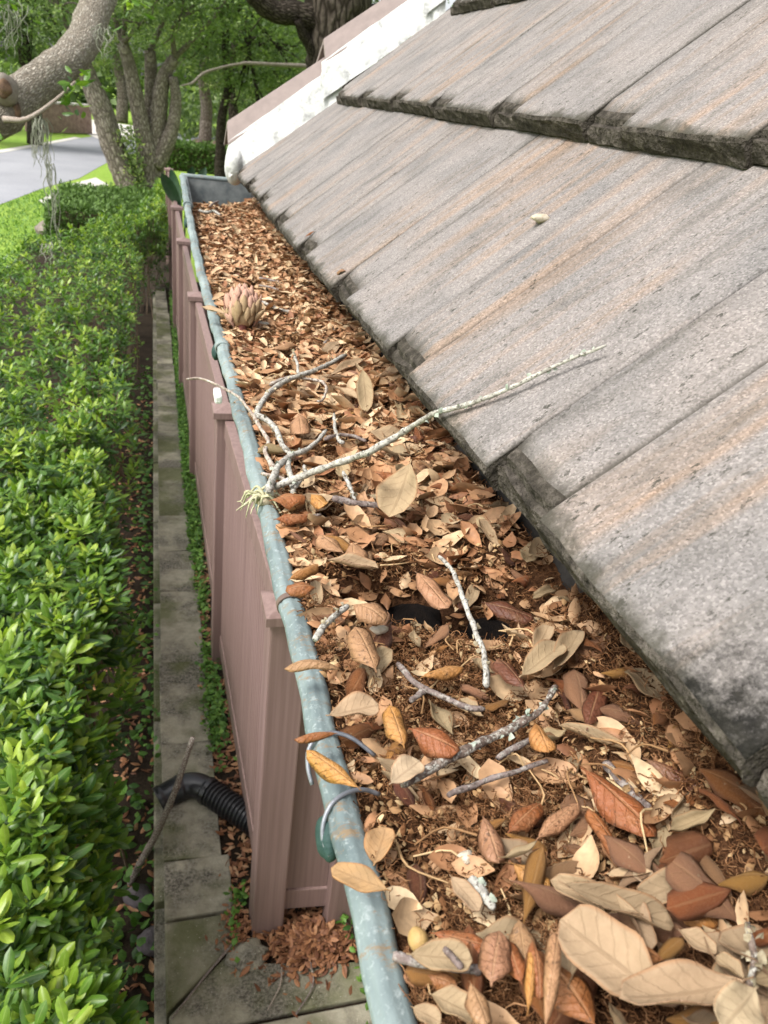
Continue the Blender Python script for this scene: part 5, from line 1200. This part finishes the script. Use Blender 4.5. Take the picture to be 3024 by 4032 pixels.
def box_hedge(name, x0, x1, y0, y1, z0, z1, n, sz, label, rot=0.):
    h = empty(name, ((x0 + x1) / 2, (y0 + y1) / 2, z0), label=label, cat='hedge')
    V, F = box_arrays(x0 + .1, x1 - .1, y0 + .1, y1 - .1, z0, z1 - .1); link('inner_branches', mesh('inner_branches', V, F, MAT['stem'], smooth=False), h)
    w_ = np.array([(x1 - x0) * (y1 - y0), (x1 - x0) * (z1 - z0), (y1 - y0) * (z1 - z0), (y1 - y0) * (z1 - z0)]); s_ = g.choice(4, n, p=w_ / w_.sum())
    x, y, z = g.uniform(x0, x1, n), g.uniform(y0, y1, n), g.uniform(z0, z1, n)
    z[s_ == 0] = z1; y[s_ == 1] = y0; x[s_ == 2] = x0; x[s_ == 3] = x1
    p_ = np.stack([x, y, z], -1) + g.normal(0, .035, (n, 3)); p_ += .05 * vnoise(p_ * 3, 2, 3)[:, None]
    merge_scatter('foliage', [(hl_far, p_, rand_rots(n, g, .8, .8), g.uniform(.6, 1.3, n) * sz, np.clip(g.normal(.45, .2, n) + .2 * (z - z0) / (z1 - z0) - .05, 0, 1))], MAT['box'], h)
box_hedge('clipped_hedge', -1.85, .05, 16.0, 19.2, GZ, .40, 15000, .085, 'dark clipped box hedge behind the bright hedge beside the lawn')
box_hedge('clipped_hedge', .25, 2.9, 32.3, 34.2, GZ, .55, 6000, .14, 'far low dark hedge beside the white mortared roof corner')
lump('stump', (-2.0, 17.4, GZ + .05), (.30, .45, .16), MAT['bark_mid'], seed=31, label='grey brown stump like mound at the lawn edge by the clipped hedge', cat='mound')

# large leaved plant behind the fence
bp = empty('broad_leaf_plant', (.33, 10.6, 0), label='dark plant with large pointed leaves rising behind the fence end', cat='plant')
for k, (b0, t0, wd) in enumerate((((.31, 10.5, 1.30), (.085, 10.4, 1.70), .16), ((.32, 10.6, 1.25), (.20, 10.7, 1.72), .13), ((.36, 10.6, 1.25), (.45, 10.5, 1.8), .15), ((.36, 10.7, 1.2), (.62, 10.9, 1.75), .15))):
    b0, t0 = Vector(b0), Vector(t0); d = t0 - b0; L = d.length; x = d.normalized(); y = Vector((.2, 1, .25)).cross(x).normalized(); z = x.cross(y)
    tp = leaf_tpl(10, 2, wd / L, .9, .5, .5, .2, .02, .02, k); R_ = Matrix((x, y, z)).transposed()
    V = [tuple(b0 + R_ @ Vector(v * L)) for v in tp[0]]; link('leaf', mesh('leaf', V, tp[1], MAT['bigleaf'], uv=tp[2]), bp)
    tube('leaf_stalk', [(.33 + .02 * k, 10.6, 0), tuple((b0 + Vector((.33, 10.6, 0))) / 2 + Vector((.01, 0, .1))), tuple(b0)], [.014, .012, .009], MAT['bigleaf'], bp, 6)

# ================================================================== TREES
ol = (np.array([(0, 0, 0), (.45, -.3, .06), (1, 0, -.05), (.45, .3, .06)]), np.array([(0, 1, 2, 3)]), np.zeros((4, 2)))
def crown_sets(clusters, dens, sz, tm, seed, squash=.75):
    gg = np.random.default_rng(seed); s_ = []
    for (cx, cy, cz, r) in clusters:
        n = int(dens * r ** 2); 
        # small sprays spread through the lobe
        m_ = max(6, n // 16); c = gg.normal(size=(m_, 3)); c /= np.linalg.norm(c, axis=1)[:, None]; c *= (gg.random(m_) ** .45)[:, None] * r; c[:, 2] *= squash
        q = np.repeat(c, 16, 0) + gg.normal(0, .13 * r ** .5, (m_ * 16, 3)) * np.array([1, 1, .55])
        tn = np.repeat(gg.normal(tm, .16, m_), 16) + gg.normal(0, .12, m_ * 16) 
        N = len(q); s_.append((ol, q + np.array([cx, cy, cz]), rand_rots(N, gg, .55, .55), gg.uniform(.6, 1.35, N) * sz, np.clip(tn, 0, 1)))
    return s_
def tree(name, label, stems, bark, clusters, dens, sz, tm, seed, group=None, branches=True):
    b0 = stems[0][0][0]; t = empty(name, b0, label=label, cat='tree', group=group)
    gg = np.random.default_rng(seed)
    for si, (P, r) in enumerate(stems):
        tube('trunk' if si == 0 else 'stem', P, r, bark, t, 14, .035, seed + si, 5)
    if branches:
        parts = []
        tops = [np.array(P[-1]) for P, r in stems]
        for (cx, cy, cz, r) in clusters:
            c = np.array([cx, cy, cz]); a = tops[int(np.argmin([np.linalg.norm(c - q) for q in tops]))]
            P = catmull([a, (a + c) / 2 + gg.normal(0, .12 * r, 3) + np.array([0, 0, .15]), c], 5); parts.append(tube_arrays(P, np.linspace(.09, .025, len(P)) * (sz / .13) ** .5, 6, .05, False, seed))
            for k in range(5):
                e = c + gg.normal(0, .5 * r, 3); P2 = catmull([P[len(P) * 2 // 3], (P[-1] + e) / 2 + gg.normal(0, .1, 3), e], 3); parts.append(tube_arrays(P2, np.linspace(.03, .01, len(P2)), 5, 0, False, k))
        if parts:
            V, F, uv = join(parts); link('branches', mesh('branches', V, F, bark, uv=uv), t)
    if clusters: merge_scatter('crown', crown_sets(clusters, dens, sz, tm, seed), MAT['oakleaf'], t)
    return t
def low(P, z=GZ): return [(P[0][0], P[0][1], z)] + list(P)
# leaning oak limb close to the hedge
limb = [(-4.2, 5.0, GZ), (-3.3, 5.3, 1.1), (-2.1, 5.8, 1.95)] + list(TP['limb']) + [(-.1, 8.2, 4.3), (.2, 9.0, 5.6)]
oak = tree('leaning_oak', 'thick leaning oak limb with pale scaly bark arching in above the hedge', [(limb, [.24, .21, .17, .14, .13, .126, .124, .122, .12, .12, .12, .115, .10, .08])], MAT['bark_pale'],
           [(-.9, 9.6, 6.6, 1.3), (.6, 10.2, 6.9, 1.4), (-2.4, 8.6, 6.2, 1.2)], 900, .09, .5, 41)
lump('cut_knot', (-.94, 6.28, 2.50), (.09, .075, .10), MAT['bark_mid'], oak, seed=12, amp=.25)
lump('knot_hollow', (-.93, 6.215, 2.51), (.045, .03, .055), MAT['cutwood'], oak, seed=14, amp=.2)
lump('branch_scar', (-.885, 6.32, 2.38), (.03, .04, .06), MAT['cutwood'], oak, seed=15, amp=.22)
tube('side_branch', [(-1.0, 6.4, 2.5), (-1.02, 6.3, 2.9), (-.98, 6.35, 3.2), (-1.0, 6.4, 3.5)], [.035, .028, .022, .018], MAT['twig1'], oak, 8, .05)
tube('side_branch', [(-.95, 6.2, 2.33), (-.80, 6.15, 2.35), (-.62, 6.2, 2.48), (-.5, 6.3, 2.6)], [.022, .016, .012, .008], MAT['twig1'], oak, 8, .05)
sp = leaf_tpl(5, 1, .42, .9, .3, .4, .1, .06, .03, 4); gg = np.random.default_rng(8); ss = []
for (c, n, s) in (((-.47, 6.25, 2.60), 20, .05), ((-.55, 6.2, 2.47), 18, .045), ((-.95, 6.0, 2.29), 6, .03), ((-.88, 6.1, 2.98), 16, .07), ((-1.02, 6.1, 2.82), 8, .05), ((-.1, 6.4, 3.08), 14, .06)):
    ss.append((sp, np.array(c) + gg.normal(0, s, (n, 3)), rots(gg.uniform(0, 2 * PI, n), gg.normal(0, .5, n), gg.normal(-.4, .5, n)), gg.uniform(.06, .10, n), np.clip(gg.normal(.55, .18, n), 0, 1)))
merge_scatter('leaf_sprigs', ss, MAT['hedge'], oak, kind='stuff')
# hanging moss
def moss(base, n, L, spread, label, seed):
    gg = np.random.default_rng(seed); parts = []
    for k in range(n):
        p0 = np.array(base) + gg.normal(0, spread, 3) * np.array([1, 1, .4]); l = L * gg.uniform(.4, 1.1); P = [p0]
        for q in range(5): P.append(P[-1] + np.array([gg.normal(0, .018), gg.normal(0, .018), -l / 5]))
        parts.append(tube_arrays(catmull(P, 2), np.linspace(.0035, .0015, 11), 4, 0, False, k))
    V, F, uv = join(parts); link('hanging_moss', mesh('hanging_moss', V, F, MAT['moss'], uv=uv), label=label, cat='moss', group='grey moss hanging from the leaning oak')
moss((-.72, 6.15, 2.36), 26, .36, .035, 'grey moss beard hanging below the leaning oak limb', 1)
moss((-.66, 5.9, 2.12), 9, .52, .012, 'thin long moss strand dangling over the lawn', 2)
moss((-.86, 6.3, 2.98), 16, .28, .06, 'wispy moss above the leaning oak limb', 3)
moss((-.31, 6.6, 2.95), 14, .16, .03, 'small moss tuft on the right side of the leaning oak limb', 4)
moss((-.68, 5.9, 1.62), 8, .14, .03, 'lowest moss wisp hanging in front of the clipped hedge', 5)
# forked tree across the bed
stems = [(low(TP['fork_mid']), [.42, .36, .30, .25, .22, .19, .16]), (low(TP['fork_left']), [.40, .37, .34, .33, .31, .30, .26, .22]), (TP['fork_mid2'], [.33, .29, .26, .22, .19, .15]), (TP['fork_mid3'], [.2, .2, .19, .18, .16]), (TP['fork_right'], [.27, .23, .19, .16, .13])]
ft = tree('forked_tree', 'multi stemmed grey barked tree standing behind the hedge near the street', stems, MAT['bark_mid'],
     [(-2.4, 25.5, 4.3, 1.5), (-.6, 26, 5.2, 1.9), (1.2, 26, 4.6, 1.6), (.6, 27.5, 6.2, 2.0), (-1.9, 27, 6.4, 2.0), (2.4, 26.5, 6.0, 1.8), (-.2, 25, 3.9, .8)], 900, .115, .42, 51)
gg = np.random.default_rng(77); n_ = 700; zz = gg.uniform(GZ, 1.3, n_)
merge_scatter('vine_leaves', [(ol, np.stack([np.interp(zz, [GZ, 1.3], [-.45, -.75]) + gg.normal(0, .16, n_), 25.75 + gg.normal(0, .1, n_), zz], -1), rand_rots(n_, gg, .9, .9), gg.uniform(.08, .15, n_), np.clip(gg.normal(.7, .2, n_), 0, 1))], MAT['oakleaf'], ft)
# big dark oak right behind the roof corner
tree('big_oak', 'massive dark oak trunk with spreading limbs behind the roof corner',
     [([(3.15, 15, GZ), (3.1, 15, 1.2)] + list(TP['bigoak']) + [(2.7, 15, 6.2)], [.75, .62, .56, .53, .52, .55, .5, .42]), (TP['bigoak_l1'] + [(.9, 14.3, 4.7)], [.24, .20, .18, .165, .15, .13, .1]), (TP['bigoak_l2'], [.24, .19, .16, .14, .11]), (TP['bigoak_l3'], [.10, .09, .08, .06])],
     MAT['bark_dark'], [(1.2, 15.5, 5.6, 1.2), (2.3, 16.5, 5.4, 1.1), (4.3, 15.5, 6.0, 1.4), (.3, 17, 6.2, 1.4), (2.6, 18, 4.3, 1.0)], 1200, .085, .40, 61)
tree('slim_tree', 'slim dark trunk tree left of the big oak with drooping foliage', [(low(TP['thin1']), [.20, .17, .15, .13, .12, .1, .08])], MAT['bark_dark'],
     [(1.6, 29, 3.6, 1.3), (3.0, 29.5, 3.0, 1.3), (2.2, 30, 5.0, 1.7), (3.6, 30, 5.0, 1.5), (.9, 29.5, 4.9, 1.4), (4.4, 29, 3.6, 1.5), (3.4, 28.5, 1.7, .9)], 1000, .115, .45, 71, 'woodland trees behind the street')
tree('slim_tree', 'second slim trunk standing just behind the first slim tree', [(low(TP['thin2']), [.24, .2, .18, .16, .12])], MAT['bark_dark'],
     [(2.4, 34, 4.5, 1.6), (4.2, 34, 4.2, 1.8), (5.6, 33, 5.2, 1.9), (3.4, 35, 6.6, 2.2), (5.2, 34, 2.4, 1.3)], 900, .125, .40, 72, 'woodland trees behind the street')
tube('bare_pale_branch', TP['paleb'] + [(4.5, 20.3, 3.3), (7.5, 20.6, 3.0)], [.012, .03, .035, .03, .03, .04, .05, .07], MAT['bark_pale'], sides=8, jit=.06, label='pale bare branch crossing in front of the woodland', cat='branch')
far = [(-7.2, 36, .35, 'left most woodland tree above the far lawn', [(-7.2, 35, 4.0, 1.9), (-5.8, 35.5, 5.2, 2.0), (-8.6, 35, 5.6, 2.2), (-6.6, 36, 7.0, 2.2), (-6.4, 34.5, 2.2, 1.1)], .55),
       (-4.6, 37, .30, 'dark woodland trunk beside the far kerb', [(-4.6, 36.5, 3.6, 1.6), (-3.4, 37, 5.0, 2.1), (-5.0, 37.5, 6.2, 2.2), (-3.0, 36, 3.0, 1.2)], .5),
       (-2.0, 60, .4, 'woodland tree at the far end of the street', [(-2.5, 59, 4, 2.6), (.5, 60, 5, 3), (-1, 61, 8, 3.5), (-4.5, 60, 6, 3)], .5),
       (6.0, 44, .35, 'woodland tree behind the slim trunks', [(6, 43, 4, 2.4), (8, 44, 5.5, 2.6), (4.2, 43, 5.8, 2.4), (6.5, 44, 8, 3), (8.5, 42, 2.8, 1.8)], .5),
       (2.6, 47, .35, 'woodland tree above the pinkish mulch bed', [(2.6, 46, 4.2, 2.3), (.6, 46, 5.6, 2.5), (4.2, 47, 7.4, 2.9), (1.4, 47, 8.2, 2.8), (3.6, 45, 2.6, 1.4)], .55),
       (10, 38, .4, 'woodland tree largely hidden by the roof corner', [(9, 37, 4.5, 2.2), (11, 38, 5.5, 2.6), (8, 38, 7.2, 2.6)], .45),
       (-11, 42, .4, 'pale green tree at the left picture edge', [(-11, 41, 4.5, 2.6), (-9.4, 42, 6.5, 2.6), (-13, 42, 6.8, 2.8), (-9.6, 40, 3.4, 1.6)], .65)]
for k, (x, y, r, lab, cl, tm) in enumerate(far):
    tree('woodland_tree', lab, [([(x, y, GZ), (x + .1, y, 1.5), (x - .1, y, 3), (x + .2, y, 5)], [r, r * .85, r * .75, r * .5])], MAT['bark_dark' if k % 2 else 'bark_mid'], cl, 620, .15, tm, 81 + k, 'woodland trees behind the street')
# far wood: reads as one mass
gg = np.random.default_rng(91); n_ = 26000; x = gg.uniform(-45, 75, n_); y = gg.uniform(78, 92, n_) + .1 * np.abs(x); z = GZ + 9 * gg.random(n_) ** 1.2
tn = np.clip(.45 + .25 * vnoise(np.stack([x * .5, z * .6, y * .1], -1), 6, 3) + gg.normal(0, .15, n_), 0, 1)
merge_scatter('far_wood', [(ol, np.stack([x, y, z], -1), rand_rots(n_, gg, .8, .8), gg.uniform(.5, 1.2, n_), tn)], MAT['oakleaf'], label='distant wood closing the view at the end of the street', cat='wood', kind='stuff')
gg = np.random.default_rng(92); n_ = 12000; x = gg.uniform(-16, 16, n_); y = gg.uniform(50, 60, n_); z = GZ + 2.6 * gg.random(n_) ** 1.4
ok = (x > -.5) | (x < -7)
merge_scatter('undergrowth', [(ol, np.stack([x, y, z], -1)[ok], rand_rots(int(ok.sum()), gg, .7, .7), gg.uniform(.2, .5, int(ok.sum())), np.clip(gg.normal(.4, .2, int(ok.sum())), 0, 1))], MAT['oakleaf'], label='low tangled undergrowth below the woodland trees', cat='undergrowth', kind='stuff')
# low brick wall across the street
bwl = empty('brick_wall', (-3.9, 44, GZ), label='low pinkish brick wall across the street under the oak limb', cat='wall')
prism('wall_body', [(-5.6, 43.2), (-3.0, 46.4), (-3.1, 46.8), (-5.8, 43.6)], GZ, .95, MAT['brick'], bwl); prism('coping', [(-5.65, 43.1), (-2.95, 46.35), (-3.1, 46.9), (-5.9, 43.65)], .953, 1.03, MAT['paleconc'], bwl)
# grass tufts along the lawn edges
gg = np.random.default_rng(93); n_ = 14000; x = gg.uniform(-5, -1.2, n_); y = gg.uniform(13, 24, n_)
rx = np.interp(y, [12, 17, 20.6, 24.4], [-4.4, -3.95, -3.41, -2.83]); ok = (x > rx + .05) & ((x < -1.9) | (y > 19.4)); x, y = x[ok], y[ok]; n_ = len(x)
bl_ = (np.array([(0, -.12, 0), (0, .12, 0), (.5, .07, .5), (.5, -.07, .5)]), np.array([(0, 1, 2, 3)]), np.zeros((4, 2)))
merge_scatter('grass', [(bl_, np.stack([x, y, np.full(n_, GZ - .02)], -1), rand_rots(n_, gg, .3, .3), gg.uniform(.05, .10, n_), np.clip(gg.normal(.75, .2, n_), 0, 1))], MAT['weed'], label='short mown grass blades of the lawn beside the street', cat='grass', kind='stuff')
